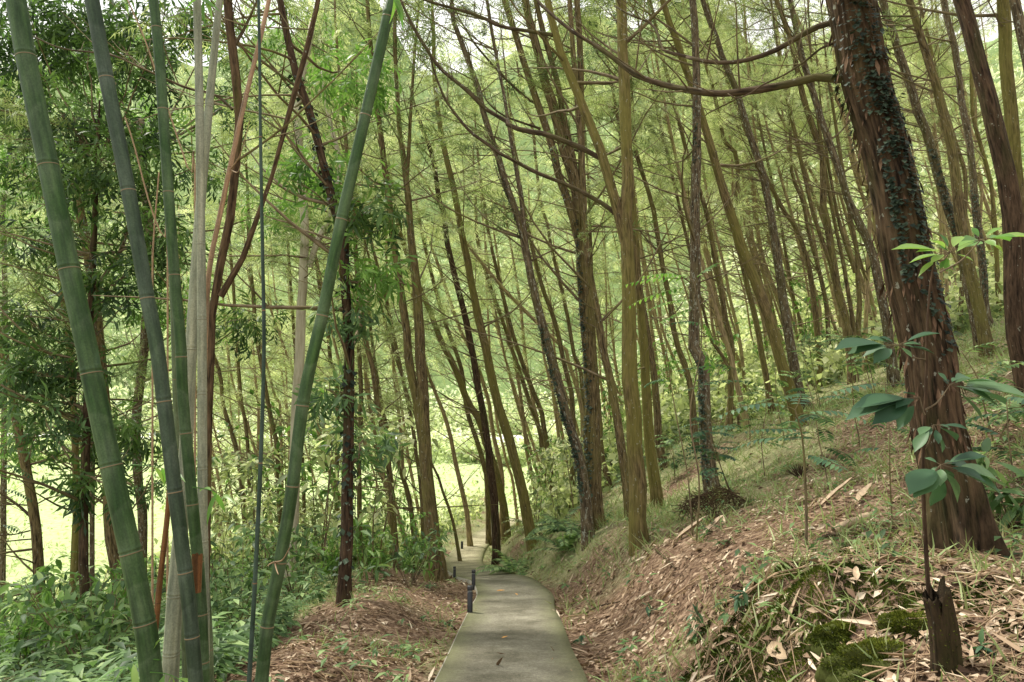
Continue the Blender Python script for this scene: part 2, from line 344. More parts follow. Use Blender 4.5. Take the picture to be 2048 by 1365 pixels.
# ------------------------------------------------------------------ path
T = unit(np.gradient(PL,axis=0)); S = unit(np.cross(T,[0,0,1]))
offs = np.array([-1,-.97,-.8,-.55,-.3,0,.3,.55,.8,.97,1])*HALF
n = len(PL); V=[];TC=[]
wob = lambda o:(vn(np.arange(n),np.full(n,o*9.),9)-.5)*.05
for k,o in enumerate(offs):
    hw = (vn(np.arange(n),np.full(n,(o>0)*40.),7)-.5)*.10*abs(o)/HALF
    p = PL+S*(o+hw*np.sign(o)*(1 if o>0 else .3))[:,None]; p[:,2] = PL[:,2]+(.035 if 0<k<10 else -.12)
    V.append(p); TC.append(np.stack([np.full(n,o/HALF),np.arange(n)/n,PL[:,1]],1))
V=np.stack(V,1).reshape(-1,3); TC=np.stack(TC,1).reshape(-1,3); kk=len(offs)
i=np.arange(n-1)[:,None]*kk; j=np.arange(kk-1)[None]; q=np.stack([i+j,i+j+1,i+kk+j+1,i+kk+j],-1).reshape(-1,4)
m, nt, out = newmat('worn concrete path'); a=N(nt,'ShaderNodeAttribute',attribute_name='tc'); sp=N(nt,'ShaderNodeSeparateXYZ'); nt.links.new(a.outputs['Vector'],sp.inputs[0])
pos=objpos(nt); f=noise(nt,pos,38,6,.9); f2=noise(nt,pos,1.6,6,.72); f4=noise(nt,pos,230,2,.6)
c=ramp(nt,f2,[(.3,(.09,.082,.055)),(.5,(.19,.175,.13)),(.7,(.31,.29,.225))]); c=mix(nt,.8,c,ramp(nt,f,[(.35,(.5,.5,.5)),(.65,(1.5,1.5,1.5))]),'MULTIPLY')
c=mix(nt,.5,c,ramp(nt,f4,[(.36,(.3,.3,.3)),(.7,(1.8,1.8,1.75))]),'MULTIPLY')
ab=N(nt,'ShaderNodeMath',operation='ABSOLUTE'); nt.links.new(sp.outputs[0],ab.inputs[0])
fa=N(nt,'ShaderNodeMath',operation='MULTIPLY_ADD'); nt.links.new(f2,fa.inputs[0]); fa.inputs[1].default_value=1.3; nt.links.new(ab.outputs[0],fa.inputs[2])
em=ramp(nt,fa.outputs[0],[(1.12,(0,0,0)),(1.45,(.8,.8,.8))]) if False else None
sb=N(nt,'ShaderNodeMapRange'); nt.links.new(fa.outputs[0],sb.inputs[0]); sb.inputs[1].default_value=1.15; sb.inputs[2].default_value=1.75; sb.inputs[4].default_value=.75
pz=N(nt,'ShaderNodeMapRange'); nt.links.new(sp.outputs[2],pz.inputs[0]); pz.inputs[1].default_value=14; pz.inputs[2].default_value=21; c=mix(nt,pz.outputs[0],c,mix(nt,1.0,c,(1.8,1.75,1.55),'MULTIPLY')); c=mix(nt,sb.outputs[0],c,(.13,.14,.05)); eg=N(nt,'ShaderNodeMath',operation='LESS_THAN'); nt.links.new(sp.outputs[0],eg.inputs[0]); eg.inputs[1].default_value=-.955; c=mix(nt,eg.outputs[0],c,(.34,.32,.26))  # far stretch tinted paler: sun patch painted into the colour
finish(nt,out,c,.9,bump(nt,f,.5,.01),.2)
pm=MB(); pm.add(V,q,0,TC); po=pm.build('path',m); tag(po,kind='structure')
# pale road beyond the field
rx=np.linspace(-120,30,60); mbr=MB(); rows=[]
for dy,dz in ((0,0),(1.5,.5),(5.2,1.9),(9,2.1)):
    yy=103+4*np.sin(rx*.03)+dy-np.maximum(rx+8,0)*.9; zz=np.full(60,-7.45+dz)+(vn(rx,rx*0,9)-.5)*.5*(dz>1); rows.append(np.stack([rx,yy,zz],1))
V=np.stack(rows,1).reshape(-1,3); i=np.arange(59)[:,None]*4; j=np.arange(3)[None]
mbr.add(V,np.stack([i+j,i+4+j,i+5+j,i+1+j],-1).reshape(-1,4)); tag(mbr.build('road',plain('pale gravel',(.72,.70,.68),.9,.25,.4)),kind='structure')
# ------------------------------------------------------------------ far wood on the hill
def blobs(name, cen, rad, per, mat, size, tpl=None):
    mb=MB(); cen=np.asarray(cen); M_=len(cen); per=int(per)
    d=rdir(M_*per,0,.85); rr=rng.random(M_*per)**.35; R=np.repeat(rad,per)*rr
    lump=.75+.5*rng.random((M_,6)).repeat(per,0)[np.arange(M_*per),(np.floor((np.arctan2(d[:,1],d[:,0])+PI)/(2*PI)*5.99)).astype(int)]
    p=np.repeat(cen,per,0)+d*(R*lump)[:,None]*np.array([1,1,1.15])
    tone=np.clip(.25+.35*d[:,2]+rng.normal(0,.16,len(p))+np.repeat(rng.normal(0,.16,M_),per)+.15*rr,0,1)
    tv,tq=tpl if tpl else rh(1,.6)
    place(mb,tv,tq,p,rdir(len(p),-.2),rdir(len(p),1.2),size*rng.uniform(.6,1.4,len(p)),0,tone); return mb.build(name,mat,smooth=False)
bx=rng.uniform(-1.05,1.05,900); by=rng.uniform(112,345,900)**1.0;  by=np.where(rng.random(900)<.3,rng.uniform(110,126,900),by); bx=bx*by*.95
e_=320; ex=rng.uniform(22,120,e_); ey=rng.uniform(40,112,e_); bx=np.append(bx,ex); by=np.append(by,ey)
e2=230; bx=np.append(bx,rng.uniform(-85,8,e2)); by=np.append(by,rng.uniform(88,101,e2))
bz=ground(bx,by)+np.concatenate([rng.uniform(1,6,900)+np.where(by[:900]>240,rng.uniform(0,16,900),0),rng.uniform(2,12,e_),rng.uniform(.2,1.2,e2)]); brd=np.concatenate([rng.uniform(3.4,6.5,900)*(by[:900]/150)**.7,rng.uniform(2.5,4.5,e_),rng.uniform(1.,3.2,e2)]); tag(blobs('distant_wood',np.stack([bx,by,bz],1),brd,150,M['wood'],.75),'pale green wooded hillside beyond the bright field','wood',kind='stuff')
# ------------------------------------------------------------------ trees
CR={1:(400,400,3.4125),2:(400,800,3.4125),3:(700,0,3.4125),4:(700,400,3.4125),5:(700,800,3.4125),6:(1000,0,3.4125),7:(1000,400,3.4125),8:(1100,700,3.4125),
    9:(1350,0,3.4125),10:(1350,400,3.4125),11:(1700,0,3.4125),12:(1700,400,3.4125),13:(0,800,2.415),0:(0,0,1),20:(0,0,2),21:(0,683,2)}
def K_(*segs):
    out=[]
    for code,pts in segs:
        ox,oy,k=CR[code]; out+=[(ox+x/k,oy+y/k) for x,y in pts]
    return out
def flare(amp, h, nl, ph, rough=.05, ridge=0):
    def f(th,s):
        base=f0(th,s)
        if ridge:
            tw=th+.12*np.sin(s*1.1+ph)+.05*np.sin(s*3.7+th*3)
            base=base+ridge*(np.sin(tw*7+ph)+.8*np.sin(tw*11+2*np.sin(s*1.3+ph))+.6*np.sin(tw*17+2.2*np.sin(s*2.1)))
        return base
    def f0(th,s):
        e=np.exp(-np.maximum(s,0)/h); lob=.45+.55*np.maximum(0,np.sin(th*nl+ph+.4*np.sin(th*2+ph)))
        return 1+amp*e*lob+rough*np.sin(th*3+ph+s*1.7)+rough*.7*np.sin(th*5-ph*2+s*3.1)
    return f
def to3(pts, Y0, lean=0.0):
    return np.array([P(x,y,Y0+lean*(pts[0][1]-y)/1000*Y0) for x,y in pts])
trees=[]
def stem3(pts, Y0, w0, w1, top=None, base=None, lean=0.0, wob=1.0):
    """picture polyline -> world polyline and radii, carried on upward past the last point"""
    p=to3(pts,Y0,lean); 
    if base is not None: p[0]=base-np.array([0,0,.12])
    npx=len(p); r0=w0*Y0/F/2*cx(pts[0][0]); r1=w1*Y0/F/2*cx(pts[-1][0])
    L=np.append(0,np.cumsum(np.linalg.norm(np.diff(p,axis=0),axis=1))); rad=r0+(r1-r0)*L/L[-1]
    if top is not None and p[-1,2]<top-.5:
        d=unit(p[-1]-p[-2]); cur=p[-1].copy(); ext=[];er=[]; tot=top-cur[2]; k=5; 
        for i in range(1,k+1):
            d=unit(d*.85+np.array([0,0,.15])+rng.normal(0,.02,3)); st=tot/k/max(d[2],.6); cur=cur+d*st; ext.append(cur.copy()); er.append(r1*(1-i/k)+.012)
        p=np.vstack([p,ext]); rad=np.append(rad,er)
    m=max(14,int(np.linalg.norm(np.diff(p,axis=0),axis=1).sum()/.45)); m=min(m,70)
    c=crom(p,m); Lc=np.append(0,np.cumsum(np.linalg.norm(np.diff(c,axis=0),axis=1))); Lp=np.append(0,np.cumsum(np.linalg.norm(np.diff(p,axis=0),axis=1)))
    r=np.interp(Lc/Lc[-1],Lp/Lp[-1],rad)
    if wob: c[2:-1]+=rng.normal(0,.055*wob,(m-3,3))*r[2:-1,None]
    r=r*(1+rng.normal(0,.025,m)); return c,r
def branch_curve(o, az, L, el0, bend, n=7, droop=0):
    pts=[o]; d=np.array([math.cos(az)*math.cos(el0),math.sin(az)*math.cos(el0),math.sin(el0)]); cur=o.copy()
    for i in range(n-1):
        d=unit(d+np.array([rng.normal(0,.09),rng.normal(0,.09),bend+rng.normal(0,.05)])); cur=cur+d*L/(n-1); pts.append(cur.copy())
    return np.array(pts)
def twigs_and_crown(c, r, ground_z, near, dens, crown, tm, cm_, low=1.6, zcrown=5.0, Lmul=1.0, hang=.0):
    H_=c[-1,2]-ground_z; hs=c[:,2]-ground_z; nt_=int(dens*1.35*H_)
    for k in range(nt_):
        h=low+(H_-low)*rng.random()**.9
        i=min(np.searchsorted(hs,h),len(c)-1); o=c[i].copy()+(c[i-1]-c[i])*rng.random(); rr=r[i]
        az=PI+rng.vonmises(0,.9); t=(h-low)/(H_-low)
        L=rng.uniform(.8,3.4)*Lmul*(1.15-.45*t); 
        if rng.random()<.2: L*=.35
        b=branch_curve(o,az,L,rng.uniform(-.1,.7),rng.uniform(-.06,.16)); br=np.linspace(min(.022,rr*.35)*(L/2.2)**.5,.0035,len(b))*(1.3 if near<12 else 1)
        tube(tm,b,br,4 if near<14 else 3,cap=False)
        subs=[b]
        for s in range(2 if near<25 else 1):
            j=rng.integers(2,len(b)-1); az2=az+rng.choice([-1,1])*rng.uniform(.4,1); b2=branch_curve(b[j].copy(),az2,L*rng.uniform(.25,.5),rng.uniform(-.1,.6),.08,5)
            tube(tm,b2,np.linspace(br[j]*.7,.003,5),3,cap=False); subs.append(b2)
        if h>zcrown-1 and rng.random()<crown*.55*sst(zcrown-1.,zcrown+4,h):
            for b_ in subs:
                m=rng.integers(4,8); jj=rng.integers(1,len(b_),m); pos=b_[jj]+rng.normal(0,.10,(m,3)); dd=unit(b_[jj]-b_[jj-1])
                place(cm_,*SPR[rng.integers(4)],pos,unit(dd+rng.normal(0,.5,(m,3))+[0,0,-.25]),rdir(m,1.5),rng.uniform(.3,.6,m)*(1+min(near,40)/60),0,np.clip(rng.normal(.5,.22,m),0,1))
def ivy_on(mb, c, r, s0, s1, azc, spread, n, size, mat=0):
    t,a,b=frames(c); L=np.append(0,np.cumsum(np.linalg.norm(np.diff(c,axis=0),axis=1)))
    pyc=proj(c)[1]; sa=np.interp(-s0,-pyc,L); sb_=np.interp(-s1,-pyc,L); s=sa+(sb_-sa)*rng.random(n); th=azc+rng.normal(0,spread,n); i=np.clip(np.searchsorted(L,s),1,len(L)-1); f=((s-L[i-1])/(L[i]-L[i-1]))[:,None]
    cc=c[i-1]*(1-f)+c[i]*f; rr=r[i]; vec=np.array([np.cos(th),np.sin(th)]).T
    nr=np.stack([vec[:,0],-vec[:,1],np.zeros(n)],1)   # th measured in plan: 0 = +x, pi/2 = toward camera
    p=cc+nr*(rr*1.07+rng.uniform(0,.012,n))[:,None]
    place(mb,*leafgrid(1,.9,.1,.15,2),p,unit(nr*.75+np.stack([rng.normal(0,.35,n),rng.normal(0,.35,n),rng.normal(-.55,.3,n)],1)),unit(nr*.6+[0,0,1.]),size*rng.uniform(.45,1.35,n),mat)
def tree(desc, base, stems, bark='bark', w0=None, d=None, top=None, dens=2.2, crown=.75, name='conifer_tree', cat='tree', group=None, low=1.8, zc=None, Lmul=1.0, ivy=None, far=False, leafy=(), branches=(), lean=0.0, flr=.55):
    """stems: list of (polyline px, w_start, w_end); base px; d = explicit depth"""
    if d is None: B=hit(*base)
    else:
        B=P(base[0],base[1],d); B[2]=ground(B[0],B[1])
    Y0=B[1]; near=Y0; root=thing(name,B,desc,cat,group)
    top=B[2]+(top or rng.uniform(13,17)); zc=zc or 5.5
    tb=MB(); tm=MB(); cmb=MB(); curves=[]; lb_={}
    for k,(pts,a,b_) in enumerate(stems):
        pl=[base]+list(pts) if k==0 else list(pts)
        pl=[p for i,p in enumerate(pl) if i==0 or p[1]<pl[i-1][1]+2]
        c,r=stem3(pl,Y0,a,b_,top-k*1.2,B if k==0 else None,lean); curves.append((c,r))
        sides=44 if near<10 else 36 if near<15 else 12 if near<22 else 8
        tube(tb,c,r,sides,disp=flare(flr if k==0 else 0,.28+r[0]*.6,rng.integers(3,6),rng.uniform(0,6),.045 if near<20 else .02,(.010 if near<15 else 0)))
        twigs_and_crown(c,r,B[2],near,dens/(1+.35*(len(stems)-1)),crown,tm,cmb,low,zc,Lmul)
    for (px,py,rpx,nn,kind,dd) in leafy:
        Yb=Y0+dd; ce=P(px,py,Yb); rb=rpx*Yb/F; c,r=curves[0]; j=int(np.clip(np.searchsorted(c[:,2],ce[2]-abs(ce[0]-c[0,0])*.35-.3),2,len(c)-3))
        lc=crom(np.array([c[j],(c[j]+ce)/2+[0,0,-.12],ce]),10)+rng.normal(0,.02,(10,3)); tube(tm,lc,np.linspace(min(r[j]*.6,.035),.008,10),5,cap=False)
        nn=int(nn*1.5); lf=lb_.setdefault(kind,MB()); dn=rdir(nn,.0,.8); p=ce+dn*(rb*rng.random(nn)**.5*rng.uniform(.55,1.15,nn))[:,None]*[1.1,1,.85]
        tn=np.clip(rng.normal(.38,.2,nn)+.2*dn[:,2],0,1)
        for q in range(4):
            sel=np.arange(nn)%4==q; place(lf,*LNG[q],p[sel],unit(dn[sel]*.6+rdir(sel.sum())*.6+[0,0,-.3]),rdir(sel.sum(),1.6),rng.uniform(.22,.42,sel.sum())*(1+Yb/60),0,tn[sel])
        for q in range(nn//14):
            e=p[rng.integers(nn)]; tube(tm,np.array([ce,(ce+e)/2+rng.normal(0,.05,3),e]),np.array([.009,.006,.002]),3,cap=False)
    for kind,lf in lb_.items(): lf.build('crown',M[kind],root,B,False)
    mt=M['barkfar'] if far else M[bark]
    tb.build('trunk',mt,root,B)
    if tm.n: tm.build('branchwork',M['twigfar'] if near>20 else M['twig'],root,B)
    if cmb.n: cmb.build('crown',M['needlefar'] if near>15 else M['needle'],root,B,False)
    for pts,a,b_,dd in branches:
        pl=to3(pts,Y0,0); 
        if dd: pl[:,1]*=1; pl=np.array([P(x,y,Y0+dd*i/(len(pts)-1)) for i,(x,y) in enumerate(pts)])
        c=crom(pl,26); r=np.linspace(a,b_,26)*Y0/F/2; bb=MB(); tube(bb,c,r*(1+rng.normal(0,.05,26)),10)
        bt_=MB()
        for k in range(9):
            j=rng.integers(6,25); az=PI+rng.normal(0,1.2); b2=branch_curve(c[j].copy(),az,rng.uniform(.3,1.1),rng.uniform(0,1.),.08,6); tube(bt_,b2,np.linspace(min(.008,r[j]*.6),.002,6),4,cap=False)
        bo=bb.build('branch',M['branchbark'],root,B); bt_.build('side_twig',M['twig'],bo,B)
    if ivy:
        im=MB()
        ivy=[(a,b,c,e,f*1.3,int(g*.6),h) for a,b,c,e,f,g,h in ivy]
        for (st,s0,s1,az,spr,n,size) in ivy: ivy_on(im,*curves[st],s0,s1,az,spr,n,size)
        im.build('climbing_vine',M['ivy'],root,B,False)
    trees.append((root,base[0],Y0)); return root,curves,B
G='slender conifers of the plantation'
# --- the main trunks -------------------------------------------------
big,bigc,bigB=tree('very thick shaggy brown trunk with dark climbing leaves and flared roots, nearest on the right',(1930,1100),
 [([(1912,1000),(1893,930),(1868,800),(1849,683),(1832,600),(1794,400),(1771,300),(1744,200),(1719,100),(1698,0)],112,96)],'barkbig',d=4.5,top=15,dens=.7,crown=.5,low=6,flr=.0,
 branches=[([(1712,158)]+K_((9,[(1110,540),(950,530),(800,570),(650,600),(520,620),(350,640),(200,635),(60,610)]),(6,[(1200,600),(1050,560),(920,510),(800,420),(680,330),(600,280),(500,220),(400,140),(330,80),(250,0),(200,-90)])),19,7,1.6),
  ([(1700,42)]+K_((9,[(1040,160),(900,220),(750,310),(650,360),(500,410),(350,430),(200,420),(80,390)]),(6,[(1365,410),(1200,370),(1110,340),(1080,240),(1030,160),(900,110),(780,40)])),13,4,1.5),
  ([(1710,70)]+K_((9,[(1140,280),(1000,330),(900,410),(750,510),(600,580),(510,640),(420,672),(360,640)])),6,2.5,.3)])
# its trunk gets real ridges and roots: rebuild the trunk mesh finer
c,r=bigc[0]; c=crom(c,230); L=np.linspace(0,1,230); r=np.interp(L,np.linspace(0,1,len(r)),r)
def bigd(th,s):
    thw=th+.10*np.sin(s*1.3)+.05*np.sin(s*4.1+th*3)
    e=np.exp(-np.maximum(s-.12,0)/.26); e2=np.exp(-np.maximum(s-.1,0)/.6)
    lob=np.maximum(0,np.sin(thw*5+1.1+.5*np.sin(thw*2)))**1.4
    rid=np.zeros(np.broadcast(th,s).shape)
    for k,a in ((13,.014),(19,.016),(29,.014),(37,.012)): rid=rid+a*np.sin(thw*k+2.3*vn(s*2.0+0*th,th*1.5+0*s,.9,k)*3.0+k)
    ch=(vn(th*9+0*s,s*3.2+0*th,.55,5)-.5)*.09*(np.cos(th*0)>0)
    return 1+.62*e*lob+.12*e2*lob+rid*1.4+ch*.5+.03*np.sin(th*2+s)
for ch in list(big.children):
    if ch.name.startswith('trunk'): bpy.data.objects.remove(ch)
tb=MB(); tube(tb,c,r,160,disp=bigd); bt=tb.build('trunk',M['barkbig'],big,bigB)
im=MB()
for s0,s1,az,spr,n in ((570,300,2.2,.09,330),(540,190,1.38,.14,520),(240,-60,1.8,.36,900),(330,170,1.65,.2,300),(700,530,1.25,.13,150),(640,560,1.75,.05,30),(290,130,3.45,.14,130),(760,690,1.5,.2,14),(470,380,1.75,.3,60)): 
    ivy_on(im,c,r*1.03,s0,s1,az,spr*1.15,int(n*.6),.036)
# tendrils
im.build('climbing_vine',M['ivy'],big,bigB,False)
# shaggy bark flakes
fl=MB(); nfl=900; ii=rng.integers(12,200,nfl); th=rng.uniform(0,2*PI,nfl); nr=np.stack([np.cos(th),np.sin(th),0*th],1)
place(fl,*leafgrid(1,.22,.3,-.15,2),c[ii]+nr*(r[ii]*1.04)[:,None],unit(nr*.12+[0,0,-1.]),nr,rng.uniform(.05,.16,nfl),0,None)
fl.build('bark_flake',barkmat('loose bark flake',(.06,.035,.022),(.20,.13,.08),mossamt=.2,lichen=.1),big,bigB)['kind']='stuff'

tree('mossy yellow brown trunk forking at mid height, by the bank right of path',(1283,1093),
 [(K_((8,[(600,1200),(600,1000),(590,850),(580,700),(565,400),(550,100)]),(7,[(890,1365),(887,1000),(880,700),(872,400),(862,200),(858,80)]),(6,[(870,1300),(865,1000),(852,700),(842,400),(832,150),(825,0)])),35,20),
  (K_((7,[(862,320),(820,130),(790,30)]),(6,[(745,1230),(700,1080),(640,900),(560,720),(500,570),(430,400),(390,270),(350,130),(320,0)])),22,14)],
 'barkmoss',top=14,dens=1.2,crown=.6,low=5.5,flr=.45,
 branches=[([(1240,436)]+K_((6,[(740,1420),(630,1350),(450,1260),(250,1180),(100,1100),(0,1050)]),(3,[(930,980),(820,900),(720,780),(650,680),(600,560),(560,440),(540,330)])),10,4,.7),
  (K_((6,[(690,1085),(550,1010),(400,950),(300,915),(150,890),(50,850)]),(3,[(1100,850),(1000,790),(920,740),(800,620),(700,540),(600,450),(500,300),(440,200),(400,120),(350,10),(330,-60)])),11,6,.9),
  (K_((6,[(360,240),(200,215),(0,180)]),(3,[(900,120),(750,70),(600,30),(510,0),(400,-50)])),8,5,.5)])
tree('stout vine streaked trunk splitting into four leaning stems, left of the forked mossy trunk',(1192,1058),
 [(K_((8,[(305,1150),(298,1000),(290,700),(285,400),(278,100)]),(7,[(612,1200),(602,1000),(585,700),(570,500),(560,300),(545,100)]),(6,[(500,1200),(450,1080),(410,900),(370,750),(310,560),(260,350),(210,180),(170,0)])),36,15),
  (K_((7,[(540,300),(505,150),(470,0)]),(6,[(420,1300),(370,1050),(330,920),(280,780),(220,600),(170,450),(110,250),(70,130),(30,0)])),17,12),
  (K_((7,[(560,250),(545,50)]),(6,[(520,1200),(470,950),(430,770),(380,500),(330,350),(280,150),(250,30)])),14,10),
  (K_((7,[(585,500),(570,200)]),(6,[(558,1300),(555,900),(550,500),(540,200),(525,0)])),16,12)],
 'bark',top=15,dens=1.6,low=4,ivy=[(0,1000,440,2.35,.22,900,.055),(1,420,300,2.0,.4,60,.05)],
 branches=[(K_((6,[(270,720),(180,670),(60,560),(0,500)]),(3,[(900,360),(830,270),(760,150),(720,80)])),6,3,.4),(K_((3,[(1300,880),(1180,840),(1050,790),(950,710),(880,600),(850,520)])),5,2,.3)])
tree('leaning trunk studded with dark vine leaves, its base touching the four stemmed trunk',(1176,1050),
 [(K_((8,[(240,990),(215,800),(170,620),(110,450),(60,250),(0,50)]),(7,[(330,1000),(270,780),(230,620),(190,400),(160,250),(115,100),(80,0)]),(6,[(20,1200),(0,1120)]),(3,[(980,980),(930,850),(870,580),(810,430),(750,260),(700,130),(690,0)])),22,9),
  (K_((7,[(185,350),(160,150),(148,0)]),(6,[(90,1050),(50,800),(20,600)]),(3,[(1050,650),(1010,450)])),10,6)],
 'barkgrey',d=12.6,top=14,low=3.5,ivy=[(0,1000,650,2.4,.3,800,.05),(0,480,330,2.7,.3,200,.05)])
tree('tall straight leaning trunk on the right edge of the footpath where it bends away',(1068,1093),
 [(K_((5,[(1220,850),(1180,650),(1130,450),(1080,250),(1030,80)]),(4,[(1000,1365),(960,1180),(910,950),(870,780),(830,570),(790,350),(760,230),(740,100),(720,0)]),(3,[(690,1220),(650,1050),(620,900),(600,750),(575,500),(570,300)])),22,8)],'barkmoss',top=15,low=4)
tree('double stemmed trunk with spreading roots at the left edge of the path behind the bollards',(872,1163),
 [(K_((5,[(600,1180),(585,1050),(560,900),(545,750),(530,600),(515,400),(505,200),(500,0)]),(4,[(490,1150),(475,900),(455,600),(430,400),(415,250),(400,0)]),(3,[(385,1250),(365,1080),(345,950),(328,780),(320,600)])),31,8),
  (K_((5,[(505,330),(475,150),(455,0)]),(4,[(410,1150),(390,950),(350,650),(315,400),(290,250),(275,100),(265,0)]),(3,[(245,1200),(225,1050),(200,850),(180,700),(150,400),(140,300),(130,180),(120,0)])),19,8),
  (K_((3,[(388,1230),(402,1000),(412,800),(425,600),(437,400),(465,100)])),8,5)],
 'bark',top=15,low=4,flr=1.0)
tree('small dark trunk standing at the right edge of the bright far stretch of path',(994,1103),
 [(K_((5,[(995,850),(985,700),(960,500),(945,350),(915,130),(890,0)]),(4,[(885,1365),(855,1150),(820,980),(780,770),(735,600),(700,450),(660,280),(640,100),(620,0)]),(3,[(605,1365),(585,1200),(560,1050),(530,980)])),17,9)],'barkdark',d=19.5,top=14,low=3.5)
tree('trunk kinked strongly left halfway up, behind the small dark path side trunk',(1013,1062),
 [(K_((5,[(1055,780),(1030,650),(990,480),(930,300),(880,130),(800,10)]),(4,[(740,1200),(680,1080),(630,980),(590,880),(540,750),(490,640),(430,470),(360,290),(320,120),(300,0)])),17,8)],'barkmoss',d=25,top=15,low=3)
tree('dark ivy wrapped upright trunk just right of the leaning green bamboo',(688,1212),
 [(K_((2,[(990,1200),(1000,1100),(1010,900),(1003,700),(1010,500),(1012,300),(1018,100),(1015,0)]),(1,[(1020,1100),(1010,900),(1000,700),(990,550),(985,400),(980,250)]),(20,[(1355,900),(1330,800),(1290,650),(1250,480),(1200,350),(1160,200),(1120,0)])),25,14)],
 'barkdark',top=12,dens=2.6,low=3,leafy=[(740,420,60,50,'broad',0),(740,540,50,36,'broadlight',0),(640,330,70,50,'broadlight',.5),(700,150,80,60,'broadlight',1),(660,780,45,26,'blueleaf',0),(730,880,50,30,'blueleaf',.3),(690,620,40,24,'blueleaf',-.2)],ivy=[(0,1150,150,1.6,1.2,520,.08)])
tree('smooth cream coloured trunk with a short side fork, behind the leaning bamboo',(580,1150),
 [(K_((2,[(620,1000),(640,700),(650,400)]),(1,[(665,1300),(680,1000),(695,700),(705,500),(715,300),(710,100)]),(20,[(1205,750),(1195,560),(1192,420),(1205,330),(1225,230),(1250,80)])),25,13),
  (K_((1,[(745,460),(790,320),(830,220),(870,150),(905,40)]),(20,[(1360,650),(1330,540)])),13,9)],'barkpale',d=14,top=12,low=6,dens=1.,name='pale_tree',cat='tree')
tree('leaning red brown trunk with peeling bark and a side limb, behind the pale bamboo culm',(412,1200),
 [([(414,1000),(418,820),(423,683)]+K_((1,[(80,800),(110,600),(135,450),(180,250),(212,100)]),(20,[(950,600),(955,450),(940,250),(920,100),(910,0)])),16,19),
  (K_((1,[(140,660),(210,530),(290,400),(330,260),(390,120),(440,0),(480,-120)])),15,8)],'barkred',d=6.5,top=10,dens=1.,low=4,
  branches=[(K_((20,[(930,440),(860,380),(740,350),(560,270),(440,220),(250,195),(130,145)])),6,3,.3),(K_((20,[(940,180),(980,110),(1030,0)])),7,4,.2)])
tree('upright trunk banded with black vine leaves, beside a heap of dry twigs',(1424,986),
 [(K_((8,[(1090,900),(1075,700),(1060,450),(1050,250),(1045,50)]),(10,[(128,1000),(138,500),(135,250),(140,0)]),(9,[(145,1000),(148,700),(142,400),(130,100),(120,0)])),28,14)],
 'barkgrey',top=15,low=3.5,ivy=[(0,960,720,2.4,.3,420,.055),(0,330,200,2.2,.5,160,.05)])
tree('greenish trunk leaning strongly left, running the full height beside the white flecked trunk',(1600,832),
 [(K_((10,[(800,1340),(770,1250),(710,1050),(650,850),(600,700),(540,550),(480,400),(420,220),(370,50)]),(9,[(330,1300),(270,1100),(230,950),(185,820),(145,680),(100,550),(50,400),(0,250)]),(6,[(1190,250),(1130,80),(1110,0)])),26,12)],'barkmoss',d=13,top=13,low=4)
tree('reddish trunk flecked with white lichen, right of the greenish full height leaner',(1622,825),
 [(K_((10,[(845,1330),(815,1150),(780,950),(750,750),(720,550),(690,350),(660,150),(630,0)]),(9,[(590,1150),(530,980),(480,820),(430,650),(380,520),(320,380),(280,250),(230,130),(190,0)])),22,10)],'barkgrey',d=16,top=15,low=4)
tree('thick dark reddish trunk with pale lichen at the right edge of the photo',(2062,800),
 [(K_((12,[(1195,1150),(1140,900),(1115,600),(1110,300),(1108,100)]),(11,[(1080,1300),(1040,1100),(985,850),(935,650),(880,450),(830,250),(785,70),(765,0)])),50,34)],'barkdark',d=8,top=14,low=5,dens=1.2)
tree('upright trunk coated in yellow green moss, behind the dark reddish edge trunk',(2052,660),
 [(K_((11,[(1140,1300),(1112,1000),(1092,700),(1072,500),(1060,250),(1040,0)])),34,28)],'barkmoss',d=11.5,top=15,low=5)
tree('lichen speckled trunk cut by the top right corner of the photo',(2120,690),[([(2085,330),(2060,150),(2030,0),(2015,-80)],30,22)],'barkgrey',d=11,top=14,low=5)
tree('brown trunk with a clean base on the open slope right of the shaggy trunk',(1975,718),
 [(K_((12,[(910,900),(860,650),(815,450),(775,250),(745,50)]),(11,[(690,1000),(640,800),(600,620),(540,430),(490,270),(430,80),(400,0)])),29,15)],'bark',top=14,low=4.5)
tree('grey vine covered trunk, first to the right of the shaggy trunk top',(1962,668),
 [(K_((12,[(760,330),(700,150)]),(11,[(650,1365),(580,1100),(520,900),(460,750),(400,550),(340,380),(290,220),(240,80),(220,0)])),24,17)],'barkgrey',d=15,top=15,low=4,ivy=[(0,480,300,1.9,.4,350,.06)])
tree('slender vine flecked trunk rising between the open slope trunk and the dark edge trunk',(1985,640),
 [(K_((12,[(930,780),(910,500),(880,250),(850,0)]),(11,[(820,1000),(770,750),(740,500),(710,300),(670,150),(640,0)])),18,14)],'barkgrey',d=18,top=16,low=4,ivy=[(0,600,380,1.9,.6,300,.06)])
tree('brown trunk rising directly behind the left edge of the shaggy trunk',(1790,760),
 [(K_((12,[(250,850),(200,600),(150,350),(80,200),(20,50)]),(9,[(1180,1365),(1110,1130),(1060,1000),(1010,850),(960,700)])),23,13)],'barkgrey',d=14.5,top=12,low=4)
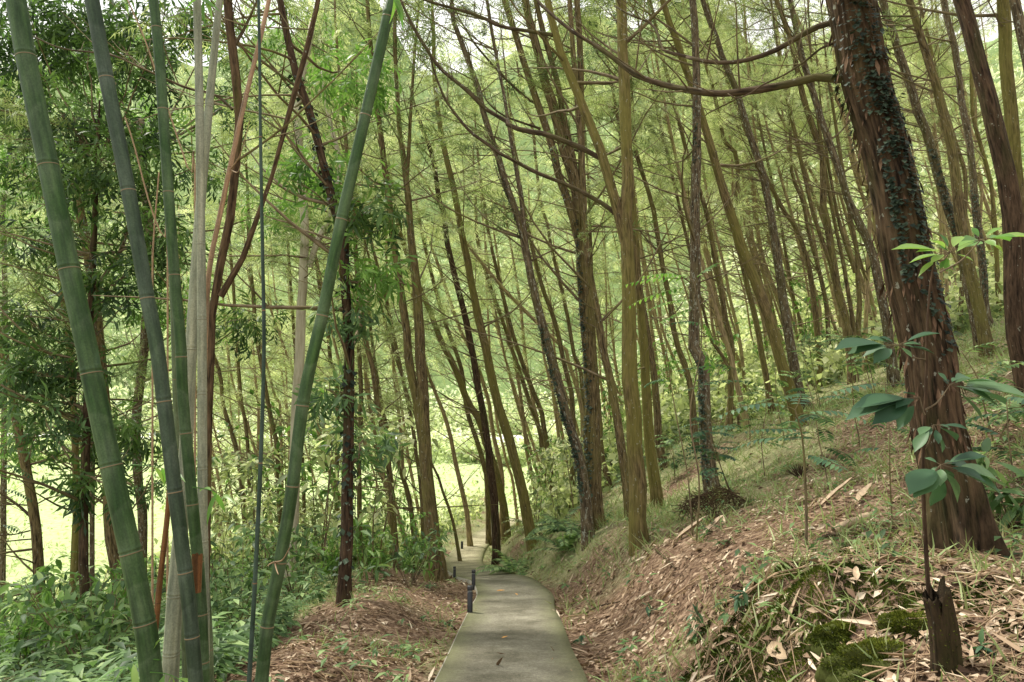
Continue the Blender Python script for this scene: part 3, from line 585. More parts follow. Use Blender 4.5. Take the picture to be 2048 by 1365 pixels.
tree('multi stemmed clump of trunks fanning from one foot left of the shaggy trunk',(1706,755),
 [(K_((10,[(1200,1080),(1180,950),(1160,800),(1110,600),(1075,430),(1050,200),(1010,50)]),(9,[(1010,1080),(950,900),(890,720),(830,450),(790,280),(740,120),(690,0)])),20,10),
  (K_((10,[(1175,880),(1110,650),(1060,430),(1010,300),(960,150),(920,0)])),13,8),(K_((10,[(1225,930),(1210,800),(1160,500),(1110,250),(1060,0)])),10,7),
  (K_((10,[(1245,930),(1260,700),(1245,500),(1235,300),(1200,150),(1180,0)])),12,8),(K_((10,[(1230,500),(1180,350),(1130,200),(1090,0)])),9,6)],'bark',d=19,top=15,low=4)
# --- left group --------------------------------------------------------
tree('brown trunk with bare horizontal twigs at the far left, in front of the bright field',(83,1290),
 [(K_((13,[(190,1000),(185,800),(170,600),(140,400),(110,250),(80,120)]))+[(15,740),(-8,640),(-30,560)],25,16)],'bark',d=13,top=9,dens=3.2,low=1.2,zc=3,
 branches=[(K_((13,[(150,565),(100,520),(60,490),(0,450),(-60,430)])),6,4,.2),(K_((13,[(140,510),(60,505),(0,510),(-60,520)])),3,2,.2),(K_((13,[(145,632),(70,650),(0,655),(-60,670)])),3,2,-.2),(K_((13,[(160,672),(70,680),(0,690),(-60,720)])),3,2,.2)])
tree('slim mossy trunk immediately left of the black trunk at the left',(142,1260),[(K_((13,[(350,1040),(360,800),(370,600),(372,450),(365,300)]))+[(148,850),(140,700),(120,560)],19,12)],'barkmoss',d=13,top=8,dens=2.5,low=2,zc=3)
tree('nearly black trunk between the leaning big bamboo and the far left trunk',(176,1315),[(K_((13,[(415,1000),(405,800),(405,600),(410,400),(415,200),(420,50)]))+[(178,700),(183,600)],22,15)],'barkdark',d=10.5,top=8.5,dens=3,low=2.2,zc=3,
 leafy=[(230,330,110,110,'broad',-.5),(130,230,100,90,'broad',0),(50,90,110,90,'broad',.5),(300,470,90,90,'broad',-.3),(240,560,80,60,'broad',0),(50,20,120,100,'broad',0),(175,40,80,90,'broad',0),(110,330,100,90,'broad',1),(270,250,70,70,'broad',.5),(160,120,100,80,'broad',1),(330,30,100,80,'broad',0),(20,200,80,60,'broad',1),(120,830,70,60,'blueleaf',0),(40,760,70,60,'blueleaf',0),(60,640,90,70,'broad',1),(130,720,80,70,'broad',0),(230,860,70,60,'broad',.3),(90,480,80,60,'broad',.5),(270,120,90,80,'broad',0),(190,960,60,40,'broad',0)])
tree('thick brown trunk partly hidden by the biggest bamboo culm',(247,1290),[(K_((13,[(575,900),(548,700),(530,500),(525,400),(515,250)]))+[(208,800),(190,600),(160,420)],30,20)],'bark',d=13,top=9,dens=2,low=2,zc=3)
tree('grey brown trunk seen between the two thickest bamboo culms',(283,1170),[(K_((13,[(690,600),(670,400),(655,200),(665,0)]))+[(290,690),(300,480),(285,330),(280,240)],20,19)],'barkgrey',d=16,top=12,dens=2,low=3,
 leafy=[(120,380,120,120,'broadlight',1),(340,600,120,120,'broadlight',0),(250,230,120,110,'broadlight',2),(560,420,90,70,'broadlight',1),(20,300,100,90,'broadlight',0),(200,60,110,90,'broadlight',1),(430,60,120,90,'broadlight',1),(80,80,120,90,'broadlight',2),(600,60,110,80,'broadlight',2),(400,330,90,70,'broad',0),(600,250,90,70,'needlefar',3),(700,40,110,80,'needlefar',3),(470,200,90,70,'broad',0),(500,640,60,40,'broad',-2),(30,880,80,50,'broadlight',0),(330,950,60,40,'blueleaf',0)])
tree('crooked limb like trunk leaning right, behind the two thickest bamboo culms',(205,800),[([(190,610),(215,545),(243,500),(262,440),(300,410)],11,9)],'barkgrey',d=12,top=6,dens=2,low=3)
tree('pale speckled trunk curving at the left edge, mid height',(25,900),[([(10,600),(5,430),(15,360),(20,300),(10,180)],14,10)],'barkgrey',d=18,top=13,dens=2,low=3)
# --- slender plantation trunks: (base, segs, w0, w1, d, bark) ------------
SL=[
((500,1135),[(2,[(310,900),(290,650),(260,400),(210,200),(160,50)]),(1,[(140,1200),(90,1050),(60,900)])],12,9,24,0),
((508,1100),[(2,[(350,750),(335,550),(325,300),(300,100),(280,0)]),(1,[(260,1100),(250,900),(240,780)])],10,8,24,0),
((552,1040),[(2,[(470,600),(400,420),(340,230),(320,150)]),(1,[(230,1280),(200,1100)])],9,6,26,1),
((517,910),[(2,[(400,100),(390,0)]),(1,[(365,1050),(350,930),(335,800)])],8,6,30,1),
((566,1000),[(2,[(530,400),(500,200),(460,0)]),(1,[(415,1100),(380,900),(365,650),(345,500),(335,350)])],12,9,22,0),
((574,900),[(2,[(550,120),(520,0)]),(1,[(500,1300),(460,1150)])],9,6,28,1),
((581,860),[(2,[(610,180),(590,50)]),(1,[(590,1200),(560,1000)])],6,4,32,1),
((607,1125),[(2,[(710,700),(705,500),(690,300)]),(1,[(640,900),(620,600),(600,300)])],10,7,24,0),
((676,980),[(2,[(940,550),(880,380),(830,250),(760,60)]),(1,[(700,1300),(650,1200)])],8,6,26,1),
((670,1050),[(2,[(930,750)]),(1,[(935,1300),(890,1100),(880,950),(860,850),(820,620),(800,470)])],12,8,24,0),
((722,1110),[(2,[(1090,800),(1085,500),(1090,300),(1100,0)]),(1,[(1095,1200),(1080,900),(1080,700),(1070,500),(1060,300),(1060,130)])],12,9,20,0),
((798,1128),[(5,[(300,900),(290,700),(270,500),(240,300),(200,100),(185,0)]),(4,[(165,1200),(130,1050),(100,950),(75,700),(50,500),(40,350),(30,200)])],16,9,17,0),
((820,1120),[(5,[(370,930),(320,760),(250,580),(190,480),(100,300),(60,200)])],12,6,21,1),
((786,1060),[(5,[(260,650),(220,500),(185,300),(150,150),(130,0)]),(4,[(110,1250),(95,1000),(75,900)])],11,8,24,1),
((833,1082),[(5,[(420,760),(385,600),(330,450),(280,280),(230,100),(210,0)]),(4,[(185,1200),(170,1100)])],12,7,22,0),
((848,1060),[(5,[(495,750),(480,550),(450,350),(420,130),(390,0)]),(4,[(345,1150),(300,930),(270,780),(240,650),(200,500),(165,370),(150,290),(120,200)])],10,7,20,0),
((836,1080),[(5,[(440,850),(380,600),(360,450),(345,200),(320,0)]),(4,[(300,1200),(290,1000),(270,850),(255,650),(250,420)])],9,5,24,1),
((923,1080),[(5,[(700,820),(640,650),(600,520),(570,460),(520,330)])],8,5,21,0),
((941,1055),[(5,[(800,780),(760,600),(720,430),(690,270),(650,120),(610,20)]),(4,[(530,1180),(480,1000)])],12,7,26,1),
((978,1010),[(5,[(935,560),(910,430),(870,300),(830,180),(790,30)]),(4,[(770,1200),(730,1060),(670,900),(620,740),(570,560),(530,400),(500,270),(470,120),(450,0)])],12,7,27,0),
((1000,990),[(5,[(1040,550),(990,300),(960,100),(945,0)]),(4,[(890,1200),(820,1020),(770,930),(720,800),(670,650),(610,470),(560,330),(530,250)])],11,6,29,1),
((1037,1004),[(5,[(1110,550),(1070,430),(1040,300),(1000,130)]),(4,[(960,1100)])],7,5,34,1),
((1092,948),[(5,[(1300,250),(1250,100),(1220,0)]),(4,[(1150,1150),(1080,950),(1020,760),(960,600),(910,430),(870,280),(860,100)])],11,7,28,0),
((1112,945),[(5,[(1310,100),(1270,0)]),(4,[(1200,1180),(1130,980),(1080,800),(1030,600),(990,430),(950,250)])],13,7,26,0),
((1145,970),[(8,[(158,600),(150,330),(120,180),(80,20)]),(7,[(400,930),(350,760),(290,600),(250,450)])],13,9,22,0),
((1160,905),[(8,[(225,500),(180,250),(130,100),(110,0)]),(7,[(450,1130),(420,1000)])],12,8,25,1),
((1168,890),[(8,[(220,250),(180,60)]),(7,[(510,1080),(470,850),(430,650),(380,450),(350,330),(320,150),(280,30)]),(6,[(240,1050),(225,900),(150,600)])],10,6,26,0),
((1222,1000),[(8,[(400,900),(370,800),(350,650),(340,450)])],13,9,20,0),
((1222,915),[(8,[(410,600),(415,480),(400,300)])],6,4,30,1),
((1262,985),[(8,[(500,750),(470,550),(430,300),(390,100)]),(7,[(730,1150),(690,950),(660,750),(620,550),(590,300)]),(6,[(560,1100)])],21,12,12.5,0),
((1318,985),[(8,[(710,850),(680,650),(665,450),(655,250),(645,0)]),(7,[(960,750),(940,500),(925,300)])],26,16,14,2),
((1332,935),[(8,[(745,650),(730,450),(720,300),(700,100)]),(7,[(1030,1050),(990,800),(960,650),(935,450)])],19,11,18,0),
((1392,885),[(8,[(980,450),(960,250),(920,100)]),(7,[(1200,950),(1150,650),(1110,450),(1070,200),(1030,0)]),(6,[(930,1050),(915,900)])],15,9,18,0),
((1480,850),[(8,[(1290,460),(1240,380),(1220,250),(1225,100)]),(10,[(270,1000),(200,780)])],10,7,19,0),
((1497,855),[(8,[(1340,480),(1290,300),(1250,130),(1225,10)]),(10,[(380,1050),(310,850),(240,600),(180,420)])],14,8,17,1),
((1545,790),[(10,[(620,1200),(590,1050),(560,850),(500,620),(440,350),(400,200)]),(9,[(430,1100),(350,1000),(310,850),(270,650),(250,570),(200,400)])],15,8,20,0),
((1490,760),[(10,[(460,1100),(420,850),(370,650),(340,480),(290,280),(240,80)]),(9,[(200,1200),(170,1000)])],9,6,24,1),
((1455,800),[(10,[(390,1050),(350,850),(310,600),(270,400),(240,200),(190,0)]),(9,[(100,1100)])],15,9,19,0),
((1567,705),[(10,[(700,900),(660,720),(620,580),(580,430),(530,300),(480,100)])],9,6,27,1),
((1640,717),[(10,[(970,900),(940,650),(920,500),(870,300),(820,180),(760,100),(700,0)]),(9,[(620,1200)])],16,9,21,0),
((1632,700),[(10,[(990,800),(960,640),(900,450)])],12,8,24,1),
((1658,690),[(10,[(1040,800),(1010,600),(960,400),(920,250),(890,100),(870,0)]),(9,[(800,1200),(790,1000)])],12,8,24,0),
((1611,695),[(10,[(850,830),(810,680),(780,500),(750,330),(720,150),(690,0)]),(9,[(620,1050)])],9,6,25,0),
((1600,690),[(10,[(820,820),(790,600),(740,400),(690,200)]),(9,[(560,1000),(530,800)])],7,5,30,1),
((1684,670),[(10,[(1130,860),(1120,600),(1090,400),(1030,200)]),(9,[(900,1200),(850,1000),(800,800)])],9,7,26,1),
((1752,625),[(10,[(1300,620),(1230,440),(1160,250),(1090,80)]),(9,[(1000,1300)])],9,7,26,1),
((1726,700),[(9,[(1330,1365),(1290,1300),(1230,1100),(1180,900),(1120,700),(1060,600)])],11,8,20,1),
((1995,562),[(12,[(1000,400),(990,200)]),(11,[(960,1250),(930,1130),(880,950),(840,800),(830,600)])],13,9,22,2),
((1893,560),[(11,[(620,1200),(590,1000),(560,700),(540,500),(480,250)])],10,7,24,1),
((1915,590),[(11,[(790,1300),(760,1100),(700,900),(640,700),(580,450),(520,200)])],12,8,22,0),
((1880,545),[(11,[(610,1300),(580,1150),(570,850),(590,600)])],8,6,28,1),
((1945,560),[(11,[(900,1300),(870,1150),(860,900)])],8,6,27,1),
]
for (b,segs,w0,w1,d,kd) in SL:
    tree(None,b,[(K_(*segs),w0*.9,w1*.9)],['bark','barkgrey','barkmoss'][kd] if kd!=1 else 'bark',d=d,top=rng.uniform(13,18),group=G,low=1.5 if b[0]<1000 else 2.5,zc=4.2 if b[0]<1000 else 5,far=(kd==1),dens=2.4,crown=.9)
# fillers further back, mostly up the slope and behind the path
for k in range(100):
    zone=rng.random()
    if zone<.22: px=rng.uniform(420,1000); d=rng.uniform(26,42); by=1000
    elif zone<.5: px=rng.uniform(1000,1500); d=rng.uniform(28,46); by=860
    else: px=rng.uniform(1400,2040); d=rng.uniform(24,44); by=700
    if pathinfo([P(px,by,d)[0]],[d])[0][0]<2.0: continue
    w=rng.uniform(.12,.22)*F/d; ln=rng.uniform(.12,.3)
    B=P(px,by,d); gz=ground(B[0],B[1]); Hh=rng.uniform(12,17); pts=[]
    for t in (.2,.45,.7,1.): 
        q=np.array([B[0]-Hh*t*ln*(1.1-.3*t)+rng.normal(0,.12),d,gz+Hh*t*.85]); dy=q[1]; vv=(q[2]-H)/dy; pyy=682.5-F*((vv*CT-ST)/(CT+vv*ST)); uu=q[0]/dy*(CT-(682.5-pyy)/F*ST); pts.append((1024+F*uu,pyy))
    vb=(gz-H)/d; pyb=682.5-F*((vb*CT-ST)/(CT+vb*ST))
    tree(None,(px,pyb),[(pts,w,w*.45)],'bark',d=d,top=Hh,group='hazy background trunks of the plantation',low=3,zc=5.5,far=True,dens=2.0,crown=.9)
# ------------------------------------------------------------------ bamboo
def bamboomat(name, lo, hi, ring=(.20,.15,.085), dust=(.22,.28,.18), damt=.42, spec=.4):
    m, nt, out = newmat(name); tc=attr(nt,'tc',True); t=attr(nt,'tone'); pos=objpos(nt)
    f=noise(nt,tc,55,3,.6,(1,1,.05)); n2=noise(nt,tc,9,4,.6,(1,1,.5)); sp=noise(nt,tc,120,2,.6)
    c=ramp(nt,f,[(.3,lo),(.7,hi)]); st=noise(nt,tc,30,2,.5,(1,1,.02)); c=mix(nt,.6,c,ramp(nt,st,[(.35,(.6,.62,.6)),(.65,(1.35,1.3,1.3))]),'MULTIPLY')
    d1=ramp(nt,n2,[(.42,(0,0,0)),(.72,(1,1,1))]); d2=ramp(nt,t,[(0,(.9,.9,.9)),(.12,(.25,.25,.25)),(.47,(0,0,0)),(.505,(.55,.55,.55)),(.62,(.2,.2,.2)),(.85,(.45,.45,.45))])
    dd=mix(nt,.5,d1,d2); dm=N(nt,'ShaderNodeMath',operation='MULTIPLY'); nt.links.new(dd,dm.inputs[0]); dm.inputs[1].default_value=damt
    c=mix(nt,dm.outputs[0],c,dust); bl=noise(nt,tc,22,5,.7,(1,1,.12)); c=mix(nt,.75,c,ramp(nt,bl,[(.36,(.45,.5,.5)),(.5,(1,1,1)),(.72,(1.7,1.6,1.5))]),'MULTIPLY'); c=mix(nt,.5,c,ramp(nt,sp,[(.35,(.7,.7,.7)),(.65,(1.25,1.25,1.25))]),'MULTIPLY')
    rm=ramp(nt,t,[(.955,(0,0,0)),(.97,(1,1,1))]); c=mix(nt,rm,c,ring)
    finish(nt,out,c,.58,bump(nt,f,.3,.004),.25); return m
BM={'green':bamboomat('green bamboo skin',(.014,.048,.009),(.040,.092,.022)),'blue':bamboomat('grey green bamboo skin',(.018,.038,.018),(.038,.068,.034),dust=(.18,.22,.18)),
 'pale':bamboomat('old pale bamboo skin',(.19,.21,.14),(.31,.33,.24),(.2,.2,.13),(.42,.44,.36)),'olive':bamboomat('olive bamboo skin',(.05,.085,.03),(.10,.14,.06),dust=(.3,.33,.24)),
 'tan':bamboomat('dead tan bamboo skin',(.26,.155,.085),(.42,.28,.17),(.2,.12,.07),(.45,.36,.27)),'orange':bamboomat('orange dead bamboo skin',(.11,.045,.014),(.22,.095,.03),(.1,.05,.02),(.2,.13,.07)),
 'dark':bamboomat('thin dark bamboo skin',(.012,.03,.02),(.03,.06,.035),(.2,.12,.06),(.14,.19,.18))}
BG='culms of the bamboo clump'
def culm(desc, pts, nodes, w0, w1, d, mat, dtop=0, toground=True, name='bamboo_culm', hollow=False, leafs=(), twg=()):
    pl=[(x,y) for x,y in pts]  # bottom to top
    p=np.array([P(x,y,d+dtop*i/(len(pl)-1)) for i,(x,y) in enumerate(pl)]); pym=np.array([y for x,y in pl],float)
    if toground:
        dv=unit(p[0]-p[1]); q=p[0].copy(); k=0
        while q[2]>ground(q[0],q[1])-.05 and k<80: q=q+dv*.03; k+=1
        q[0:2]=p[0,0:2]+(q[0:2]-p[0,0:2])*1.0
        slope=(pym[0]-pym[1])/np.linalg.norm(p[0]-p[1]); pym=np.append(pym[0]+slope*np.linalg.norm(q-p[0]),pym); p=np.vstack([q,p])
    if pl[-1][1]<30 and not hollow:
        dv=unit(p[-1]-p[-2]); slope=(pym[-2]-pym[-1])/np.linalg.norm(p[-1]-p[-2])
        for i in range(6): dv=unit(dv+np.array([dv[0]*.02,0,-.02])); p=np.vstack([p,p[-1]+dv*.9]); pym=np.append(pym,pym[-1]-slope*.9)
    c=crom(p,200); L=np.append(0,np.cumsum(np.linalg.norm(np.diff(c,axis=0),axis=1))); Lp=np.append(0,np.cumsum(np.linalg.norm(np.diff(p,axis=0),axis=1)))*L[-1]/np.linalg.norm(np.diff(p,axis=0),axis=1).sum()
    ns=list(np.interp([-y for y in sorted(nodes,reverse=True)],-pym,Lp)) if nodes else []
    ns=[s for s in ns if 0<s<L[-1]]
    if len(ns)>=2:
        g0=ns[1]-ns[0]; g1=ns[-1]-ns[-2]
        while ns[0]>g0*.8: g0*=.9; ns.insert(0,ns[0]-g0)
        while ns[-1]<L[-1]-g1 and not hollow: ns.append(ns[-1]+g1)
    ns=np.array(ns if len(ns) else [L[-1]*.5])
    S_=np.unique(np.round(np.concatenate([np.linspace(0,L[-1],int(L[-1]/.08)+2)]+[ns+o for o in (-.03,-.012,-.006,-.0035,-.002,0,.002,.0035,.006,.009,.013,.018,.023,.03,.04)]),5)); S_=S_[(S_>=0)&(S_<=L[-1])]
    cc=np.stack([np.interp(S_,L,c[:,k]) for k in range(3)],1); B=c[0].copy()
    Lv=np.interp([-pl[-1][1]],-pym,Lp)[0] if not hollow else L[-1]
    r0=w0*d/F/2*cx(pl[0][0]); r1=w1*(d+dtop)/F/2*cx(pl[-1][0]); r=np.where(S_<Lv,r0+(r1-r0)*S_/Lv,r1*(1-.75*(S_-Lv)/max(L[-1]-Lv,1e-3)))
    dn=S_[:,None]-ns[None]; r=r*(1+(.05*np.exp(-(dn/.004)**2)-.045*np.exp(-((dn-.008)/.004)**2)+.055*np.exp(-((dn-.018)/.006)**2)+.02*np.exp(-((dn+.02)/.02)**2)).sum(1))
    k=np.searchsorted(ns,S_); lo=np.where(k>0,ns[np.clip(k-1,0,99 if len(ns)>99 else len(ns)-1)],-.3); hi=np.where(k<len(ns),ns[np.clip(k,0,len(ns)-1)],L[-1]+.3)
    fr=(S_-lo)/np.maximum(hi-lo,.01); ring=(np.abs(dn).min(1)<.0021)
    sides=28 if w0>20 else 12; th=np.arange(sides)*2*PI/sides; ph=np.random.default_rng(int(w0*100)+int(pl[0][0])).uniform(0,6,len(ns)+1)
    tone=np.clip((1-fr)[:,None]+.07*np.cos(th[None]+ph[np.clip(k,0,len(ns))][:,None]),0.01,.93); tone=np.where(ring[:,None],1,tone)
    mb=MB(); tube(mb,cc,r,sides); mb.tone[-1]=tone.ravel()
    root=thing(name,B,desc,'bamboo',BG); mb.build('culm',BM[mat],root,B)
    for (x,y,ang,n_,ln,tw) in leafs:
        q=P(x,y,d-.05); lb=MB()
        st=branch_curve(q-np.array([0,0,0.0]),ang,ln,-.1,-.05,6); tube(lb,st,np.linspace(.003,.001,6),5,cap=False,tone=.3)
        m=n_; i=rng.integers(2,6,m); dd=unit(np.gradient(st,axis=0)[i]+rng.normal(0,.5,(m,3))+[0,-.1,-.35]); 
        place(lb,*leafgrid(1,.17,.15,.35,6,1.1,'lance'),st[i],dd,unit(np.array([0,-.5,1.])+rng.normal(0,.3,(m,3))),rng.uniform(.10,.17,m)*tw,0,rng.uniform(.4,1,m)); lb.build('leaf_spray',M['sapbright'] if y<60 or y>850 else M['sapleaf'],root,B)
    for (x,y,x2,y2,x3,y3) in twg:
        t_=crom(np.array([P(x,y,d),P(x2,y2,d-.1),P(x3,y3,d-.2)]),10); tb_=MB(); tube(tb_,t_,np.linspace(.004,.0015,10),5,cap=False); tb_.build('twig',M['stick'],root,B)
    return root
culm('thickest green culm leaning left, leftmost of the clump',[(304,1365),(292,1262),(262,1110),(225,945),(183,748),(171,683),(140,545),(97,333),(52,115),(32,0)],[115,333,540,748,933,1107,1248],46,46,3.1,'green',leafs=[(262,930,.2,5,.16,.9),(318,1320,2.6,7,.2,1.1),(300,1345,.4,6,.15,1.1)])
culm('blue grey culm with a whitish bloom, second from the left in the clump',[(392,1365),(377,1200),(352,1000),(328,804),(312,683),(295,598),(257,383),(213,158),(184,0)],[158,383,598,804,985,1146,1275],29,33,3.0,'blue')
CC=culm('slim green culm between the blue grey culm and the pale upright culm',[(408,1365),(400,1180),(384,1000),(366,800),(361,683),(349,551),(331,300),(319,120),(307,0)],[57,220,386,551,715,868,1010,1125],25,22,3.15,'green',
  leafs=[(385,975,.3,5,.14,1.0)])
culm('pale olive culm standing almost upright in the middle of the clump',[(409,1365),(408,1180),(405,1000),(404,683),(402,490),(399,215),(394,0)],[215,490,640,790,940,1085,1230],22,17,3.35,'pale',leafs=[(370,-12,.1,4,.1,1.)])
culm('pale culm leaning right with its thick olive foot at the bottom edge',[(340,1365),(350,1190),(366,1000),(383,683),(398,450),(418,215),(439,0)],[215,460,700,960,1193,1310],38,14,3.5,'pale')
culm('isolated thick green culm leaning right, beside a thin dark culm',[(523,1365),(535,1250),(560,1125),(585,973),(605,812),(628,700),(645,630),(683,440),(730,235),(775,35),(785,0)],[35,232,440,632,812,973,1125,1253],28,22,2.9,'green',dtop=.1,leafs=[(768,-22,.1,5,.06,1.)],twg=[(549,1125,565,1120,580,1095),(549,1125,553,1140,557,1150),(549,1125,540,1128,535,1133)])
culm('very thin dark culm rising straight beside the isolated leaning culm',[(498,1365),(508,1200),(517,1020),(524,850),(528,683),(525,500),(521,275),(519,100),(517,0)],[275,622,927,1167],11,6,2.8,'dark')
culm('dead tan culm leaning right across the red brown trunk',[(405,850),(413,620),(420,530),(440,430),(470,290),(495,180),(520,80),(538,0)],[60,190,335,520,700],14,9,3.6,'tan',twg=[(461,340,480,310,500,240),(461,340,475,345,483,325)])
culm('short orange brown dead culm low between two thick culms',[(315,1213),(318,1180),(327,1100),(335,1030),(340,960)],[1100,1210],14,11,3.7,'orange',hollow=True)
culm('slim dark green culm mostly hidden behind the slim green culm',[(372,1365),(367,1200),(360,1000),(352,800),(347,640),(340,480)],[760,900,1060,1220],16,12,3.7,'olive',hollow=True)
culm('dull olive culm at the right foot of the clump',[(417,1365),(413,1240),(402,1080),(398,980)],[1180,1300],24,20,3.45,'olive',hollow=True)
for k,(a,desc) in enumerate([([(335,500),(300,410),(268,290),(250,235)],'thin dead tan cane crossing behind the blue grey culm'),([(390,380),(330,200),(290,80),(255,0)],'thin dead cane leaning left above the slim green culm'),
   ([(305,560),(307,480),(318,345)],'short straight dead twig cane between the thick left culms'),([(640,420),(580,330),(540,140),(600,0)],'thin curved cane arching beside the dark thin culm')][:3]):
    q=crom(np.array([P(x,y,3.9) for x,y in a]),20); b=q[0].copy(); mb=MB(); g_=ground(q[0,0],q[0,1]); q=np.vstack([[q[0,0]+.1,q[0,1],g_-.02],q]); q=crom(q,40); tube(mb,q,np.linspace(.007,.004,40),7)
    tag(mb.build('dead_cane',M['stick'],None,b),desc,'bamboo','dead canes of the bamboo clump')
q=np.array([P(x,y,3.08) for x,y in ((392,1185),(393,1150),(394,1113))]); mb=MB(); th_=np.arange(16); tube(mb,crom(q,8),np.linspace(9,10,8)*3.08/F,16,disp=lambda th,s:1+.05*np.sin(th*3)+0*s,cap=False); mb.v[0][-16:,2]+=np.abs(np.sin(th_*1.3))*.012; mb.tone[0][:]=.5
sh=mb.build('broken_sheath',BM['orange'],CC,np.array(CC.location)); sh['label']='broken reddish brown sheath stub'
# ------------------------------------------------------------------ bollards
def bollard(desc, px, pyb, pyt, w, d):
    B=P(px,pyb,d); h=(pyb-pyt)/F*d; a=w/F*d/2; B[2]=min(B[2],ground(B[0],B[1])+.02); root=thing('bollard_light',B,desc,'bollard','low path lights')
    def box(mb,hx,hy,z0,z1,b=.004):
        V=[];
        for z,i in ((z0,0),(z1-b,0),(z1,b)):
            for sx,sy in ((-1,-1),(1,-1),(1,1),(-1,1)): V.append((B[0]+sx*(hx-i),B[1]+sy*(hy-i),B[2]+z))
        Q=[(k*4+j,k*4+(j+1)%4,k*4+4+(j+1)%4,k*4+4+j) for k in range(2) for j in range(4)]+[(8,9,10,11)]; mb.add(V,Q)
    m=MB(); box(m,a,a,-.1,h*.80); m.build('post',M['black'],root,B,False)
    m=MB(); box(m,a*.72,a*.72,h*.80,h*.86); m.build('lamp_window',plain('dull lens',(.25,.27,.27),.3),root,B,False)
    m=MB(); box(m,a*1.03,a*1.03,h*.86,h); m.build('cap',M['black'],root,B,False)
bollard('nearest and tallest black square bollard light on the left path edge',940,1222,1163,10,8.9)
bollard('black bollard light just behind and right of the nearest one',947,1180,1142,7,12.2)
bollard('small black bollard light left of the path, near the double stemmed trunk',909,1158,1134,5,15.0)
bollard('farthest tiny black bollard light where the bright path begins to bend',924,1088,1072,4.5,25)
# ------------------------------------------------------------------ ground cover
def gnormal(x,y,e=.06):
    z=ground(x,y); zx=ground(x+e,y); zy=ground(x,y+e); return z, unit(np.stack([-(zx-z)/e,-(zy-z)/e,np.ones_like(z)],1))
def scatter(n,y0,y1,fn,xm=.95,off=0):
    Y=np.exp(rng.uniform(math.log(y0),math.log(y1),n)); X=Y*rng.uniform(-xm,xm,n)
    k=(rng.random(n)<fn(X,Y)); X,Y=X[k],Y[k]; d,_=pathinfo(X,Y); k=(d>HALF*(.97-.35*(X>.1)*rng.random(len(d))**2))|(rng.random(len(d))<.055)
    if off: k=d>HALF+off*rng.random(len(d))
    return X[k],Y[k]
GR=lambda x,y: green(x,y)
# dry litter
X,Y=scatter(95000,2.2,24,lambda x,y:(1-.72*green(x,y))*np.where((x<-.9-.18*y),.25,1)*np.where(y>13,.7,1)*(.35+.65*(fbm(x,y,.5,3,60)>.45))*(1-.85*mound(x,y))); z,nr=gnormal(X,Y); n=len(X)
mb=MB(); t=unit(np.cross(nr,rdir(n))); tone=np.clip(rng.beta(1.6,2.2,n),0,1)
big_=rng.random(n)<.10; sc_=np.where(big_,rng.uniform(.05,.15,n)*rng.choice([.6,1,1.4],n),rng.uniform(.02,.085,n))*(1+Y/30)
p=np.stack([X,Y,z],1)+nr*rng.uniform(.004,.03,n)[:,None]; up=unit(nr+rng.normal(0,.35,(n,3)))
k=~big_; place(mb,*leafgrid(1,.45,.25,.25,2),p[k],t[k]+nr[k]*.15,up[k],sc_[k],0,tone[k]); k=big_; place(mb,*leafgrid(1,.13,.5,-.1,3),p[k],t[k]+nr[k]*.08,up[k],sc_[k],0,np.clip(tone[k]+.25,0,1))
tag(mb.build('leaf_litter',M['straw'],smooth=False),'brown fallen leaves and shredded bark covering the bank','leaf litter',kind='stuff')
# thin fallen sticks as litter
X,Y=scatter(5200,2.4,14,lambda x,y:(1-.6*green(x,y))*np.where(x<-1-.15*y,.1,1)); z,nr=gnormal(X,Y); mb=MB()
for x,y,zz,nn in zip(X,Y,z,nr):
    t_=unit(np.cross(nn,rdir(1)[0])); L_=rng.uniform(.12,.5); r_=rng.uniform(.002,.005); q=np.array([x,y,zz])+nn*.02
    tube(mb,np.array([q-t_*L_/2,q+nn*rng.uniform(0,.02)+rng.normal(0,.01,3),q+t_*L_/2+nn*rng.uniform(0,.05)]),np.array([r_,r_,r_*.5]),3,cap=False,tone=rng.random())
tag(mb.build('twig_litter',M['stick']),'small dead twigs strewn over the leaf litter','twigs',kind='stuff')
# grass
X,Y=scatter(120000,2.4,42,lambda x,y:green(x,y)**1.3*np.where(x<0,.5,1)*sst(2,8,y+.6*x)*(fbm(x,y,.8,3,40)>.40),off=.15); z,nr=gnormal(X,Y); n=len(X); mb=MB()
nb=2; X=np.repeat(X,nb)+rng.normal(0,.03,n*nb); Y=np.repeat(Y,nb)+rng.normal(0,.03,n*nb); z=np.repeat(z,nb); n*=nb
bl=(np.array([(0,-.5,0),(0,.5,0),(.55,.35,-.06),(.55,-.35,-.06),(1,.02,-.3),(1,-.02,-.3)],float)*[1,.075,1],np.array([[0,1,2,3],[3,2,4,5]]))
place(mb,*bl,np.stack([X,Y,z],1),unit(rng.normal(0,.75,(n,3))*[1,1,0]+[0,0,.8]),rdir(n),rng.uniform(.05,.17,n)*(1+Y/22),0,np.clip(rng.normal(.45,.25,n),0,1))
tag(mb.build('grass',M['grass'],smooth=False),'thin pale green grass over the slope','grass',kind='stuff')
